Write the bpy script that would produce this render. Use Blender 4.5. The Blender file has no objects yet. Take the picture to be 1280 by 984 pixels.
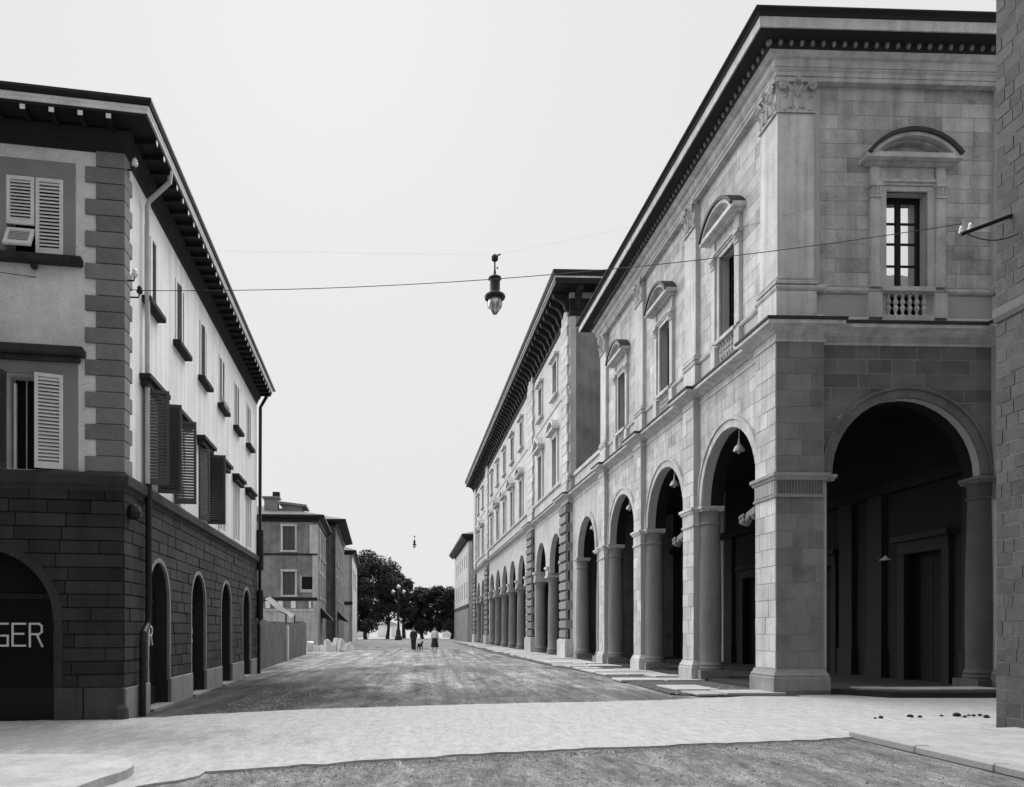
import bpy, math, random
from math import pi, sin, cos, sqrt, atan2, radians, hypot
from mathutils import Vector, Matrix
random.seed(7)
S = bpy.context.scene
COL = S.collection

# ------------------------------------------------------------------ camera
F_PX, PPX, HORIZON, EYE = 975.0, 540.0, 788.0, 1.5      # measured on the 1280 x 984 photograph
cam_data = bpy.data.cameras.new('camera')
cam = bpy.data.objects.new('camera', cam_data); COL.objects.link(cam)
cam.location = (0, 0, EYE); cam.rotation_euler = (radians(90), 0, 0)
cam_data.sensor_width = 36; cam_data.lens = F_PX / 1280 * 36
cam_data.shift_x = (640 - PPX) / 1280; cam_data.shift_y = (HORIZON - 492) / 1280
cam_data.clip_start = 0.1; cam_data.clip_end = 3000
S.camera = cam

# ------------------------------------------------------------------ sky, sun, exposure
SUN_EL, SUN_AZ = 40, -8         # degrees; azimuth from +Y (up the street), negative = left
w = bpy.data.worlds.new('World'); S.world = w; w.use_nodes = True
nt = w.node_tree; nt.nodes.clear()
sky = nt.nodes.new('ShaderNodeTexSky'); sky.sky_type = 'NISHITA'; sky.sun_disc = False
sky.sun_elevation = radians(SUN_EL); sky.sun_rotation = radians(SUN_AZ)
sky.dust_density = 6; sky.air_density = 1.5
bw = nt.nodes.new('ShaderNodeRGBToBW')
mx = nt.nodes.new('ShaderNodeMix'); mx.data_type = 'RGBA'
mx.inputs[0].default_value = 0.992; mx.inputs[7].default_value = (4.75, 4.75, 4.75, 1)   # white haze veiling the sky
bg = nt.nodes.new('ShaderNodeBackground'); bg.inputs[1].default_value = 0.1
wo = nt.nodes.new('ShaderNodeOutputWorld')
nt.links.new(sky.outputs[0], bw.inputs[0]); nt.links.new(bw.outputs[0], mx.inputs[6])
nt.links.new(mx.outputs[2], bg.inputs[0]); nt.links.new(bg.outputs[0], wo.inputs[0])
sl = bpy.data.lights.new('sun', 'SUN'); sl.energy = 5.0; sl.angle = radians(112); sl.color = (1, 1, 1)
so = bpy.data.objects.new('sun', sl); COL.objects.link(so)
so.rotation_euler = (radians(90 - SUN_EL), 0, radians(-SUN_AZ + 180)); so.location = (0, 60, 60)
S.view_settings.view_transform = 'Standard'; S.view_settings.look = 'None'
S.view_settings.gamma = 1; S.view_settings.exposure = 0.75; S.view_settings.use_curve_mapping = False
S.render.engine = 'CYCLES'

# ------------------------------------------------------------------ materials (monochrome photograph: neutral greys)
def mat(name, v, rough=0.85, var=0.25, scale=1.2, fine=0.12, rnd=0.0, bump=0.25, bscale=40, streak=0.0, metal=0, spec=0.3):
    m = bpy.data.materials.new(name); m.use_nodes = True
    t = m.node_tree; N = t.nodes; L = t.links; b = N['Principled BSDF']
    b.inputs['Roughness'].default_value = rough; b.inputs['Metallic'].default_value = metal
    b.inputs['Specular IOR Level'].default_value = spec
    g = N.new('ShaderNodeNewGeometry')
    n1 = N.new('ShaderNodeTexNoise'); n1.inputs['Scale'].default_value = scale; n1.inputs['Detail'].default_value = 6
    n1.inputs['Roughness'].default_value = 0.62
    n2 = N.new('ShaderNodeTexNoise'); n2.inputs['Scale'].default_value = bscale; n2.inputs['Detail'].default_value = 3
    L.new(g.outputs['Position'], n1.inputs['Vector']); L.new(g.outputs['Position'], n2.inputs['Vector'])
    def math_(op, a, bb):
        q = N.new('ShaderNodeMath'); q.operation = op
        for i, x in enumerate((a, bb)):
            if isinstance(x, (int, float)): q.inputs[i].default_value = x
            else: L.new(x, q.inputs[i])
        return q.outputs[0]
    k = math_('MULTIPLY', math_('SUBTRACT', n1.outputs[0], 0.5), var * 3.2)
    k = math_('ADD', k, math_('MULTIPLY', math_('SUBTRACT', n2.outputs[0], 0.5), fine * 3))
    if rnd:
        oi = N.new('ShaderNodeObjectInfo')
        k = math_('ADD', k, math_('MULTIPLY', math_('SUBTRACT', oi.outputs['Random'], 0.5), rnd * 2))
    if streak:
        mp = N.new('ShaderNodeMapping'); mp.inputs['Scale'].default_value = (3.0, 3.0, 0.16)
        n3 = N.new('ShaderNodeTexNoise'); n3.inputs['Scale'].default_value = 1.6; n3.inputs['Detail'].default_value = 5
        L.new(g.outputs['Position'], mp.inputs[0]); L.new(mp.outputs[0], n3.inputs['Vector'])
        k = math_('ADD', k, math_('MULTIPLY', math_('SUBTRACT', n3.outputs[0], 0.5), streak * 3))
    val = math_('MULTIPLY', math_('MAXIMUM', math_('ADD', k, 1.0), 0.15), v)
    val = math_('MINIMUM', val, 0.88)
    L.new(val, b.inputs['Base Color'])
    if bump:
        bp = N.new('ShaderNodeBump'); bp.inputs['Strength'].default_value = bump; bp.inputs['Distance'].default_value = 0.012
        L.new(n2.outputs[0], bp.inputs['Height']); L.new(bp.outputs[0], b.inputs['Normal'])
    return m

M = {}
M['travertine'] = mat('pale dressed stone', 0.47, var=0.28, scale=1.9, fine=0.24, rnd=0.1, streak=0.34, bump=0.15)
M['ashlar'] = mat('ashlar stone block', 0.36, var=0.38, scale=2.0, fine=0.36, rnd=0.22, streak=0.34, bump=0.3)  # upper front: tone set below the street copy to carry the shade
M['ashlar_lit'] = mat('lit ashlar stone block', 0.44, var=0.34, scale=1.9, fine=0.3, rnd=0.2, streak=0.32, bump=0.3)  # street-face copy of the same ashlar, its light painted into the tone
M['stucco_b2'] = mat('pale cream stucco', 0.46, var=0.3, scale=0.8, fine=0.1, streak=0.16)
M['ashlar_shade'] = mat('shaded ashlar stone block', 0.135, var=0.36, scale=1.7, fine=0.32, rnd=0.22, streak=0.14, bump=0.35)  # front-face copy of the same stone, shade painted into the colour
M['ashlar_pier'] = mat('shaded pier stone block', 0.185, var=0.34, scale=1.9, fine=0.32, rnd=0.2, streak=0.14, bump=0.4)  # corner pier front: same stone darkened to stand for shade
M['pier_lit'] = mat('lit pier stone block', 0.47, var=0.3, scale=2.0, fine=0.28, rnd=0.18, streak=0.28, bump=0.3)  # same pier stone on the street faces, kept lighter as the lit copy
M['trim_part_shade'] = mat('part shaded moulding stone', 0.27, var=0.28, scale=1.6, fine=0.18, streak=0.12)  # tone lowered for the shaded front, shared by both faces
M['mortar'] = mat('pale mortar', 0.40, var=0.1, fine=0.1)
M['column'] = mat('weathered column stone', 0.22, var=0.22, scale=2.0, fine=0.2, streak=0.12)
M['column_shade'] = mat('shaded weathered column stone', 0.085, var=0.22, scale=2.0, fine=0.2, streak=0.12)  # copy of the column stone with the front's shade in its colour
M['lead'] = mat('dull lead flashing', 0.035, var=0.25, scale=3, fine=0.2, rough=0.7)
M['plinth_shade'] = mat('shaded plinth stone', 0.07, var=0.3, scale=2.5, fine=0.25, streak=0.2)  # front copy of the plinth stone, darkened to paint its shade
M['arcade'] = mat('shade dark arcade plaster', 0.007, var=0.3, scale=0.6, fine=0.1)  # near-black tone paints the shade inside the arcade and under its arches
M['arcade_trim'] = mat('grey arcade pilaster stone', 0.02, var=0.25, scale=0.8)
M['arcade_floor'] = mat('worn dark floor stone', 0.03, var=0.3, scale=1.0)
M['stucco'] = mat('pale lime stucco', 0.79, var=0.15, scale=1.3, fine=0.14, streak=0.24, bump=0.2)
M['stucco_old_shade'] = mat('weathered shaded lime stucco', 0.72, var=0.22, scale=1.8, fine=0.22, streak=0.12, bump=0.4)  # rough weathered front; part of its darker tone is painted shade
M['band'] = mat('grey painted window band', 0.26, var=0.14, scale=2.0, fine=0.1)
M['quoin'] = mat('grey quoin stone', 0.20, var=0.25, scale=2.8, fine=0.25, rnd=0.2, bump=0.4)
M['rustic'] = mat('soot stained rusticated stone', 0.034, var=0.42, scale=1.6, fine=0.3, rnd=0.34, streak=0.34, bump=0.5)
M['joint'] = mat('dark open joint', 0.03, var=0.2)
M['plinth'] = mat('plinth stone', 0.24, var=0.2, scale=1.8, fine=0.15, streak=0.12)
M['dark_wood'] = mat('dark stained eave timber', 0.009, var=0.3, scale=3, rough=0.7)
M['cornice_dark'] = mat('dark cornice paint and shade', 0.02, var=0.2, scale=2)
M['shutter'] = mat('faded grey shutter paint', 0.74, var=0.12, scale=3, fine=0.06, rough=0.6)
M['shutter_dark'] = mat('dark and shaded shutter paint', 0.07, var=0.15, scale=3, rough=0.6)  # real dark paint, also the shaded copy for leaves swung open
M['white'] = mat('white paint', 0.8, var=0.05, fine=0.03, rough=0.6)
M['porcelain'] = mat('white glazed porcelain', 0.8, var=0.03, fine=0.02, rough=0.15, bump=0, spec=0.5)
M['lamp_enamel'] = mat('dusty white enamel', 0.5, var=0.12, scale=8, rough=0.4, bump=0)
M['iron'] = mat('black iron', 0.012, var=0.2, scale=6, rough=0.5, bump=0.1)
M['zinc'] = mat('weathered zinc', 0.42, var=0.2, scale=4, rough=0.45, bump=0.1)
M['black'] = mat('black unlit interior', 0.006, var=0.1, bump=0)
M['roof'] = mat('terracotta roof tile', 0.12, var=0.3, scale=2, fine=0.25, rnd=0.1)
M['rubble'] = mat('small grey wall stone', 0.08, var=0.3, scale=5, fine=0.22, rnd=0.2, bump=0.6)
M['rubble_joint'] = mat('wall stone mortar', 0.14, var=0.2, scale=3, fine=0.2)
M['garden_wall'] = mat('rough rendered garden wall', 0.11, var=0.6, scale=1.2, fine=0.25, streak=0.25, bump=0.6)
M['old_plaster'] = mat('peeling old plaster', 0.2, var=0.55, scale=0.9, fine=0.2, streak=0.25)
M['canvas'] = mat('pale canvas', 0.2, var=0.2, scale=2)
M['boulder'] = mat('pale rough limestone', 0.62, var=0.2, scale=2, fine=0.2, rnd=0.12, bump=0.5)
M['slab'] = mat('pale worn pavement slab', 0.42, var=0.16, scale=1.1, fine=0.14, rnd=0.16, bump=0.3)
M['dirt'] = mat('dark earth', 0.07, var=0.3, scale=2, fine=0.3, bump=0.8)
M['skin'] = mat('skin', 0.45, var=0.05, fine=0.02, bump=0)
M['cloth_dark'] = mat('dark cloth', 0.025, var=0.15, scale=6, bump=0.1)
M['cloth_light'] = mat('white cotton', 0.7, var=0.08, scale=6, bump=0.1)
M['bark'] = mat('bark', 0.04, var=0.3, scale=3)
M['leaf'] = mat('dark foliage', 0.022, var=0.45, scale=0.6, fine=0.3, bump=0, rough=0.7)
M['leaf_light'] = mat('lighter foliage', 0.05, var=0.35, scale=0.6, fine=0.3, bump=0, rough=0.7)
M['far_white'] = mat('sunlit white wall', 0.78, var=0.08, scale=0.5)

def glass(name, mixf):
    m = bpy.data.materials.new(name); m.use_nodes = True
    t = m.node_tree; N = t.nodes; L = t.links; b = N['Principled BSDF']
    b.inputs['Base Color'].default_value = (0.006, 0.006, 0.006, 1); b.inputs['Roughness'].default_value = 0.25; b.inputs['Specular IOR Level'].default_value = 0.1
    g = N.new('ShaderNodeBsdfGlossy'); g.inputs['Roughness'].default_value = 0.015; g.inputs['Color'].default_value = (0.95, 0.95, 0.95, 1)
    tc = N.new('ShaderNodeNewGeometry'); n = N.new('ShaderNodeTexNoise'); n.inputs['Scale'].default_value = 2.2
    bp = N.new('ShaderNodeBump'); bp.inputs['Strength'].default_value = 0.12; bp.inputs['Distance'].default_value = 0.02
    L.new(tc.outputs['Position'], n.inputs['Vector']); L.new(n.outputs[0], bp.inputs['Height']); L.new(bp.outputs[0], g.inputs['Normal'])
    x = N.new('ShaderNodeMixShader'); x.inputs[0].default_value = mixf
    L.new(b.outputs[0], x.inputs[1]); L.new(g.outputs[0], x.inputs[2]); L.new(x.outputs[0], N['Material Output'].inputs[0])
    return m
M['glass'] = glass('wavy window glass', 0.92)
M['glass_dark'] = glass('dull dark glass', 0.02)
M['globe'] = glass('frosted lamp glass', 0.3)
M['globe'].node_tree.nodes['Principled BSDF'].inputs['Base Color'].default_value = (0.3, 0.3, 0.3, 1)

def ground_mat(name, lo, hi, scale=0.35, contrast=1.0, patch=None, fine=0.3, stretch=(1, 1, 1), bump=0.5, tracks=0.0):
    m = bpy.data.materials.new(name); m.use_nodes = True
    t = m.node_tree; N = t.nodes; L = t.links; b = N['Principled BSDF']
    b.inputs['Roughness'].default_value = 0.95; b.inputs['Specular IOR Level'].default_value = 0.15
    g = N.new('ShaderNodeNewGeometry'); mp = N.new('ShaderNodeMapping'); mp.inputs['Scale'].default_value = stretch
    L.new(g.outputs['Position'], mp.inputs[0])
    def noise(s, d, r=0.6):
        n = N.new('ShaderNodeTexNoise'); n.inputs['Scale'].default_value = s; n.inputs['Detail'].default_value = d
        n.inputs['Roughness'].default_value = r; L.new(mp.outputs[0], n.inputs['Vector']); return n.outputs[0]
    a = noise(scale, 10, 0.72); c = noise(9, 8, 0.78); e = noise(45, 4, 0.7); mid = noise(2.6, 9, 0.75)
    def math_(op, x, y):
        q = N.new('ShaderNodeMath'); q.operation = op
        for i, z in enumerate((x, y)):
            if isinstance(z, (int, float)): q.inputs[i].default_value = z
            else: L.new(z, q.inputs[i])
        return q.outputs[0]
    r = N.new('ShaderNodeValToRGB'); r.color_ramp.elements[0].position = 0.5 - 0.16 / contrast; r.color_ramp.elements[1].position = 0.5 + 0.16 / contrast
    r.color_ramp.elements[0].color = (lo,) * 3 + (1,); r.color_ramp.elements[1].color = (hi,) * 3 + (1,)
    L.new(a, r.inputs[0])
    f = math_('ADD', math_('MULTIPLY', math_('SUBTRACT', c, 0.5), fine * 2.4), math_('MULTIPLY', math_('SUBTRACT', e, 0.5), fine * 1.6))
    f = math_('ADD', f, math_('MULTIPLY', math_('SUBTRACT', mid, 0.5), fine * 2.6))
    v = math_('MULTIPLY', r.outputs[0], math_('MAXIMUM', math_('ADD', f, 1.0), 0.2))
    if tracks:           # wheel tracks worn lengthwise along the street
        mp2 = N.new('ShaderNodeMapping'); mp2.inputs['Scale'].default_value = (2.4, 0.055, 1); mp2.inputs['Rotation'].default_value = (0, 0, radians(-3))
        L.new(g.outputs['Position'], mp2.inputs[0]); n9 = N.new('ShaderNodeTexNoise'); n9.inputs['Scale'].default_value = 1.3; n9.inputs['Detail'].default_value = 7; n9.inputs['Roughness'].default_value = 0.7
        L.new(mp2.outputs[0], n9.inputs['Vector'])
        v = math_('MULTIPLY', v, math_('MAXIMUM', math_('ADD', math_('MULTIPLY', math_('SUBTRACT', n9.outputs[0], 0.5), 2.6 * tracks), 0.95), 0.35))
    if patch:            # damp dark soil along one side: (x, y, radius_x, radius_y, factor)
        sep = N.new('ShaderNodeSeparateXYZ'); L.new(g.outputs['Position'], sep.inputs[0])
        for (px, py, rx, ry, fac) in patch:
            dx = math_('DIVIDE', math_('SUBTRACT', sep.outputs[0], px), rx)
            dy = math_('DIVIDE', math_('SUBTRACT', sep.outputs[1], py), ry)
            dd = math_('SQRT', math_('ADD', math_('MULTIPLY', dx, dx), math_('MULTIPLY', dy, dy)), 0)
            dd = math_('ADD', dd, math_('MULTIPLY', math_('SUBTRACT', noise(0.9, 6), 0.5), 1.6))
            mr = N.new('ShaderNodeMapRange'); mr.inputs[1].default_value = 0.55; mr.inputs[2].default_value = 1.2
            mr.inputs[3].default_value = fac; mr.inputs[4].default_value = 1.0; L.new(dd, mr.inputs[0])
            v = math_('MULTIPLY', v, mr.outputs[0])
    L.new(v, b.inputs['Base Color'])
    bp = N.new('ShaderNodeBump'); bp.inputs['Strength'].default_value = bump; bp.inputs['Distance'].default_value = 0.03
    L.new(math_('ADD', c, e), bp.inputs['Height']); L.new(bp.outputs[0], b.inputs['Normal'])
    return m
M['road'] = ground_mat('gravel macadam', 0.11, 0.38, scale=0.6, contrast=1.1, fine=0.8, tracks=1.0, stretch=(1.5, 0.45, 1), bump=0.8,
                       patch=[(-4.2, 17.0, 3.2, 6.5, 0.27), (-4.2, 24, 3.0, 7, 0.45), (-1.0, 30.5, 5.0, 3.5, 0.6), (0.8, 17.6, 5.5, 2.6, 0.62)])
M['road_near'] = ground_mat('tarred macadam', 0.16, 0.36, scale=1.6, contrast=1.0, fine=1.0, tracks=0.6, stretch=(1.4, 0.5, 1), bump=0.9)
M['paving'] = ground_mat('pale dusty stone paving', 0.41, 0.47, scale=2.5, contrast=0.7, fine=0.40, stretch=(2.4, 1.0, 1), tracks=0.12,
                         patch=[(-6.5, 10.6, 4.2, 1.7, 0.66)], bump=0.25)
M['kerbstone'] = mat('pale kerb stone', 0.36, var=0.16, scale=1.4, fine=0.16, rnd=0.1)
M['sidewalk'] = ground_mat('pale dusty sidewalk', 0.38, 0.48, scale=0.8, fine=0.35, bump=0.3)
M['dust'] = ground_mat('pale dusty square', 0.16, 0.30, scale=0.25, fine=0.25)

# ------------------------------------------------------------------ mesh helpers
class MB:
    def __init__(s): s.v = []; s.f = []
    def add(s, vs, fs):
        o = len(s.v); s.v += [tuple(p) for p in vs]; s.f += [tuple(o + i for i in f) for f in fs]; return s
    def box(s, x0, x1, y0, y1, z0, z1):
        return s.add([(x0,y0,z0),(x1,y0,z0),(x1,y1,z0),(x0,y1,z0),(x0,y0,z1),(x1,y0,z1),(x1,y1,z1),(x0,y1,z1)],
                     [(0,3,2,1),(4,5,6,7),(0,1,5,4),(1,2,6,5),(2,3,7,6),(3,0,4,7)])
    def fb(s, s0, s1, d0, d1, z0, z1): return s.box(s0, s1, -d1, -d0, z0, z1)      # facade box: d = outward
    def hexa(s, pts): return s.add(pts, [(0,3,2,1),(4,5,6,7),(0,1,5,4),(1,2,6,5),(2,3,7,6),(3,0,4,7)])
    def prism(s, poly, z0, z1):
        n = len(poly)
        return s.add([(x,y,z0) for x,y in poly] + [(x,y,z1) for x,y in poly],
                     [tuple(range(n-1,-1,-1)), tuple(range(n,2*n))] + [(i,(i+1)%n,(i+1)%n+n,i+n) for i in range(n)])
    def fprism(s, poly, d0, d1):          # polygon in (s,z) extruded along d
        n = len(poly)
        return s.add([(x,-d1,z) for x,z in poly] + [(x,-d0,z) for x,z in poly],
                     [tuple(range(n)), tuple(range(2*n-1,n-1,-1))] + [(i,i+n,(i+1)%n+n,(i+1)%n) for i in range(n)])
    def lathe(s, prof, c=(0,0,0), n=14, a0=0, a1=2*pi):
        full = abs(a1 - a0 - 2*pi) < 1e-6; m = n if full else n + 1
        vs = []
        for r, z in prof:
            for i in range(m):
                a = a0 + (a1 - a0) * i / n; vs.append((c[0] + r*cos(a), c[1] + r*sin(a), c[2] + z))
        fs = []
        for j in range(len(prof) - 1):
            for i in range(n):
                i2 = (i + 1) % m; fs.append((j*m+i, j*m+i2, (j+1)*m+i2, (j+1)*m+i))
        fs.append(tuple(range(m-1,-1,-1))); fs.append(tuple((len(prof)-1)*m + i for i in range(m)))
        return s.add(vs, fs)
    def tube(s, pts, r, n=6, r1=None):
        pts = [Vector(p) for p in pts]; K = len(pts); vs = []; 
        for k, p in enumerate(pts):
            t = (pts[min(k+1,K-1)] - pts[max(k-1,0)]).normalized()
            if k == 0:
                u = t.cross(Vector((0,0,1))); u = u.normalized() if u.length > 1e-3 else Vector((1,0,0))
            else:
                u = (u - t*u.dot(t)); u = u.normalized() if u.length > 1e-4 else t.orthogonal().normalized()
            q = t.cross(u); rr = r if r1 is None else r + (r1 - r) * k / (K - 1)
            for i in range(n):
                a = 2*pi*i/n; vs.append(p + u*(rr*cos(a)) + q*(rr*sin(a)))
        fs = [(k*n+i, k*n+(i+1)%n, (k+1)*n+(i+1)%n, (k+1)*n+i) for k in range(K-1) for i in range(n)]
        fs += [tuple(range(n-1,-1,-1)), tuple((K-1)*n+i for i in range(n))]
        return s.add(vs, fs)
    def sweep(s, path, prof, caps=True):   # path: xy points, outward = right of travel; prof: (offset, z)
        P = [Vector(p) for p in path]; K = len(P); vs = []; n = len(prof)
        for k in range(K):
            d0 = (P[k] - P[k-1]).normalized() if k else None
            d1 = (P[k+1] - P[k]).normalized() if k < K-1 else None
            r0 = Vector((d0.y, -d0.x)) if d0 else None; r1 = Vector((d1.y, -d1.x)) if d1 else None
            if r0 is None: m = r1
            elif r1 is None: m = r0
            else:
                m = (r0 + r1); m = m / max(m.dot(r0), 1e-4) if m.length > 1e-4 else r0
            for o, z in prof: vs.append((P[k].x + m.x*o, P[k].y + m.y*o, z))
        fs = [(k*n+j, (k+1)*n+j, (k+1)*n+j+1, k*n+j+1) for k in range(K-1) for j in range(n-1)]
        if caps: fs += [tuple(range(n)), tuple((K-1)*n + j for j in range(n-1,-1,-1))]
        return s.add(vs, fs)
    def slab(s, s0, s1, z0, z1, d0, d1, ops=(), back=True, nseg=18):
        """wall panel with openings; op = (left, right, bottom, kind, top): kind 'r' flat top, 'a' half-round springing at top"""
        ops = [o for o in ops if o[1] > s0 and o[0] < s1 and o[2] < z1]
        br = {s0, s1}
        for l, r, zb, k, zt in ops:
            for x in (l, r):
                if s0 < x < s1: br.add(x)
            if k == 'a':
                c, R = (l+r)/2, (r-l)/2
                for i in range(1, nseg):
                    x = c - R*cos(pi*i/nseg)
                    if s0 < x < s1: br.add(x)
        br = sorted(br)
        def top(o, x):
            l, r, zb, k, zt = o
            if k == 'r': return zt
            c, R = (l+r)/2, (r-l)/2
            return zt + sqrt(max(R*R - (x-c)**2, 0))
        cl = lambda z: min(max(z, z0), z1)
        area = 0
        for a, b in zip(br[:-1], br[1:]):
            if b - a < 1e-6: continue
            m = (a+b)/2; cov = sorted([o for o in ops if o[0] < m < o[1]], key=lambda o: o[2])
            cur = (z0, z0); solids = []
            for o in cov:
                bt = (max(cl(o[2]), cur[0]), max(cl(o[2]), cur[1]))
                solids.append((cur, bt)); cur = (max(cl(top(o,a)), cur[0]), max(cl(top(o,b)), cur[1]))
            solids.append((cur, (z1, z1)))
            for (la, lb), (ha, hb) in solids:
                if ha - la < 1e-4 and hb - lb < 1e-4: continue
                area += (ha-la+hb-lb)/2*(b-a)
                vs = [(a,-d1,la),(b,-d1,lb),(b,-d1,hb),(a,-d1,ha),(a,-d0,la),(b,-d0,lb),(b,-d0,hb),(a,-d0,ha)]
                fs = [(0,1,2,3),(4,5,1,0),(3,2,6,7)]
                if back: fs.append((5,4,7,6))
                if a == s0: fs.append((4,0,3,7))
                if b == s1: fs.append((1,5,6,2))
                s.add(vs, fs)
        for o in ops:
            l, r, zb, k, zt = o
            for x in (l, r):
                if s0 < x < s1:
                    lo, hi = cl(zb), cl(zt)
                    if hi - lo > 1e-4: s.add([(x,-d1,lo),(x,-d1,hi),(x,-d0,hi),(x,-d0,lo)], [(0,1,2,3) if x == l else (3,2,1,0)])
        s.area = area
        return s
    def ring(s, c, zs, r0, r1, d0, d1, a0=0, a1=pi, n=24):
        for i in range(n):
            p, q = a0 + (a1-a0)*i/n, a0 + (a1-a0)*(i+1)/n
            poly = [(c - r0*cos(p), zs + r0*sin(p)), (c - r1*cos(p), zs + r1*sin(p)), (c - r1*cos(q), zs + r1*sin(q)), (c - r0*cos(q), zs + r0*sin(q))]
            s.fprism(poly, d0, d1)
        return s
    def mesh(s, name='mesh', smooth=False):
        me = bpy.data.meshes.new(name); me.from_pydata(s.v, [], s.f); me.validate()
        if smooth:
            for p in me.polygons: p.use_smooth = True
        return me

FRAME_OF = {}
def link(name, me, material=None, parent=None, frame=None, loc=None, rot=None, kind=None):
    if isinstance(me, MB): me = me.mesh(name)
    if material and not me.materials: me.materials.append(M[material])
    o = bpy.data.objects.new(name, me); COL.objects.link(o)
    if parent: o.parent = parent
    if frame and parent is not None and FRAME_OF.get(parent.name) is frame:
        l = loc or (0,0,0); o.location = (l[0], -l[1], l[2])
    elif frame:
        FRAME_OF[o.name] = frame
        l = loc or (0,0,0); p = frame.P(l[0], l[1]); o.location = (p[0], p[1], l[2]); o.rotation_euler = (0,0,frame.a)
    else:
        if loc: o.location = loc
    if rot:
        o.rotation_euler = rot
    if kind: o['kind'] = kind
    return o
def bevel(o, w_=0.01, seg=1):
    b = o.modifiers.new('bevel', 'BEVEL'); b.width = w_; b.segments = seg; b.limit_method = 'ANGLE'; return o
def smooth(o, ang=40):
    for p in o.data.polygons: p.use_smooth = True
    try:
        o.data.set_sharp_from_angle(angle=radians(ang))
    except Exception: pass
    return o
def tag(o, label, cat, group=None):
    o['label'] = label; o['category'] = cat
    if group: o['group'] = group
    return o
def empty(name, loc, rz=0):
    o = bpy.data.objects.new(name, None); COL.objects.link(o); o.location = loc; o.rotation_euler = (0,0,rz); o.empty_display_size = 0.3; return o
def copy(o, parent=None):
    c = o.copy(); COL.objects.link(c)
    if parent: c.parent = parent
    return c
class Frame:
    def __init__(f, x, y, a): f.x, f.y, f.a = x, y, a
    def P(f, s, d=0): return (f.x + s*cos(f.a) + d*sin(f.a), f.y + s*sin(f.a) - d*cos(f.a))
def place(proto, parent, frame, s, d, z):
    """first use moves the prototype itself, later uses copy it and its parts"""
    if not proto.get('used'):
        proto['used'] = 1; o = proto; ch = []
    else:
        o = proto.copy(); COL.objects.link(o)
        for c in proto.children:
            k = c.copy(); COL.objects.link(k); k.parent = o
            k.matrix_parent_inverse = c.matrix_parent_inverse.copy()
    o.parent = parent; p = frame.P(s, d); o.location = (p[0], p[1], z); o.rotation_euler = (0,0,frame.a)
    return o
def courses(frame, part, material, s0, s1, z0, z1, h, lens, ops, d0, d1, gap, name='stone_block', stagger=True, seed=1, minarea=0.01, zmax_n=300):
    """individual stone blocks laid in courses, cut round the openings; each is a child object of its wall"""
    rg = random.Random(seed); n = max(1, round((z1-z0)/h)); hh = (z1-z0)/n; cnt = 0
    for i in range(n):
        x = s0; first = True
        while x < s1 - 1e-3:
            L = rg.choice(lens) * rg.uniform(0.85, 1.15)
            if first and stagger and i % 2: L *= 0.55
            first = False
            e = x + L
            if s1 - e < min(lens)*0.45: e = s1
            mb = MB().slab(x + gap/2, e - gap/2, z0 + i*hh + gap/2, z0 + (i+1)*hh - gap/2, d0, d1 + rg.uniform(-0.22,0.22)*(d1-d0), ops, back=False, nseg=20)
            if mb.v and mb.area > minarea:
                o = link(name, mb, material, part, frame); cnt += 1
            x = e
    return cnt

# ================================================================== GROUND
def sheet(name, poly, z, material, kind='structure'):
    mb = MB().add([(x,y,z) for x,y in poly], [tuple(range(len(poly)))])
    o = link(name, mb, material, kind=kind); return o
sheet('ground', [(-700,-120),(700,-120),(700,1500),(-700,1500)], 0.0, 'road')
rg = random.Random(3)
def rough_line(pts, amp, step=0.35):
    out = []
    for (x0,y0),(x1,y1) in zip(pts[:-1], pts[1:]):
        n = max(1, int(hypot(x1-x0,y1-y0)/step))
        for i in range(n):
            t = i/n; out.append((x0+(x1-x0)*t + rg.uniform(-amp,amp), y0+(y1-y0)*t + rg.uniform(-amp,amp)))
    out.append(pts[-1]); return out
far_edge = rough_line([(-30,9.4),(-9,12.2),(-5.0,13.0),(-3.6,13.9),(-2.1,14.62),(0.8,15.5),(4.33,16.3),(6.2,17.0),(7.7,17.75)], 0.07, 0.22)
near_edge = rough_line([(5.8,10.75),(4.93,10.45),(2.8,9.95),(0.57,9.32),(-1.0,8.7),(-2.33,8.12),(-2.5,7.7),(-3.0,6.9),(-3.2,5.2)], 0.06, 0.2)
link('cross_street_pavement', MB().prism((far_edge + [(40,18.9),(40,10.75)] + near_edge + [(-30,5.2)])[::-1], -0.02, 0.03), 'paving', kind='structure')
sheet('near_road', [(-3.2,-110)] + [(x, y-0.002) for x,y in near_edge[::-1]] + [(5.8,-110)], 0.004, 'road_near')
# the far square beyond the arcades, pale with dust
sheet('square', rough_line([(-40,66),(-9,64),(-4,70),(2,62),(6,66)],0.3,2) + [(60,80),(60,400),(-60,400),(-40,70)], 0.004, 'dust')

# raised sidewalk with kerb stones in front of the small-stone building (right)
sw = link('sidewalk', MB().prism([(5.98,10.75),(8.9,11.5),(8.9,-30),(6.12,-30)], 0.0, 0.085), 'sidewalk', kind='structure')
y = 10.85
kx = lambda yy: 5.80 + (10.7-yy)*0.045
i = 0
while y > -2:
    L = rg.uniform(0.9,1.5); a, b = y, y-L+0.012
    mb = MB().prism([(kx(a),a),(kx(b),b),(kx(b)+0.2,b),(kx(a)+0.2,a)], 0.0, 0.10 + rg.uniform(-0.006,0.006))
    bevel(link('kerb_stone', mb, 'kerbstone', sw), 0.015); y -= L
# rounded sidewalk corner lower left
pts = [(-30,8.78),(-4.9,8.72)]
for k in range(11):
    a = pi/2 - k/10*pi/2*1.25; pts.append((-4.0 + 0.98*cos(a), 7.72 + 0.98*sin(a)))
pts += [(-3.3,5),(-3.3,-30),(-30,-30)]
link('corner_sidewalk', MB().prism(pts[::-1], 0.0, 0.12), 'sidewalk', kind='structure')

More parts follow.
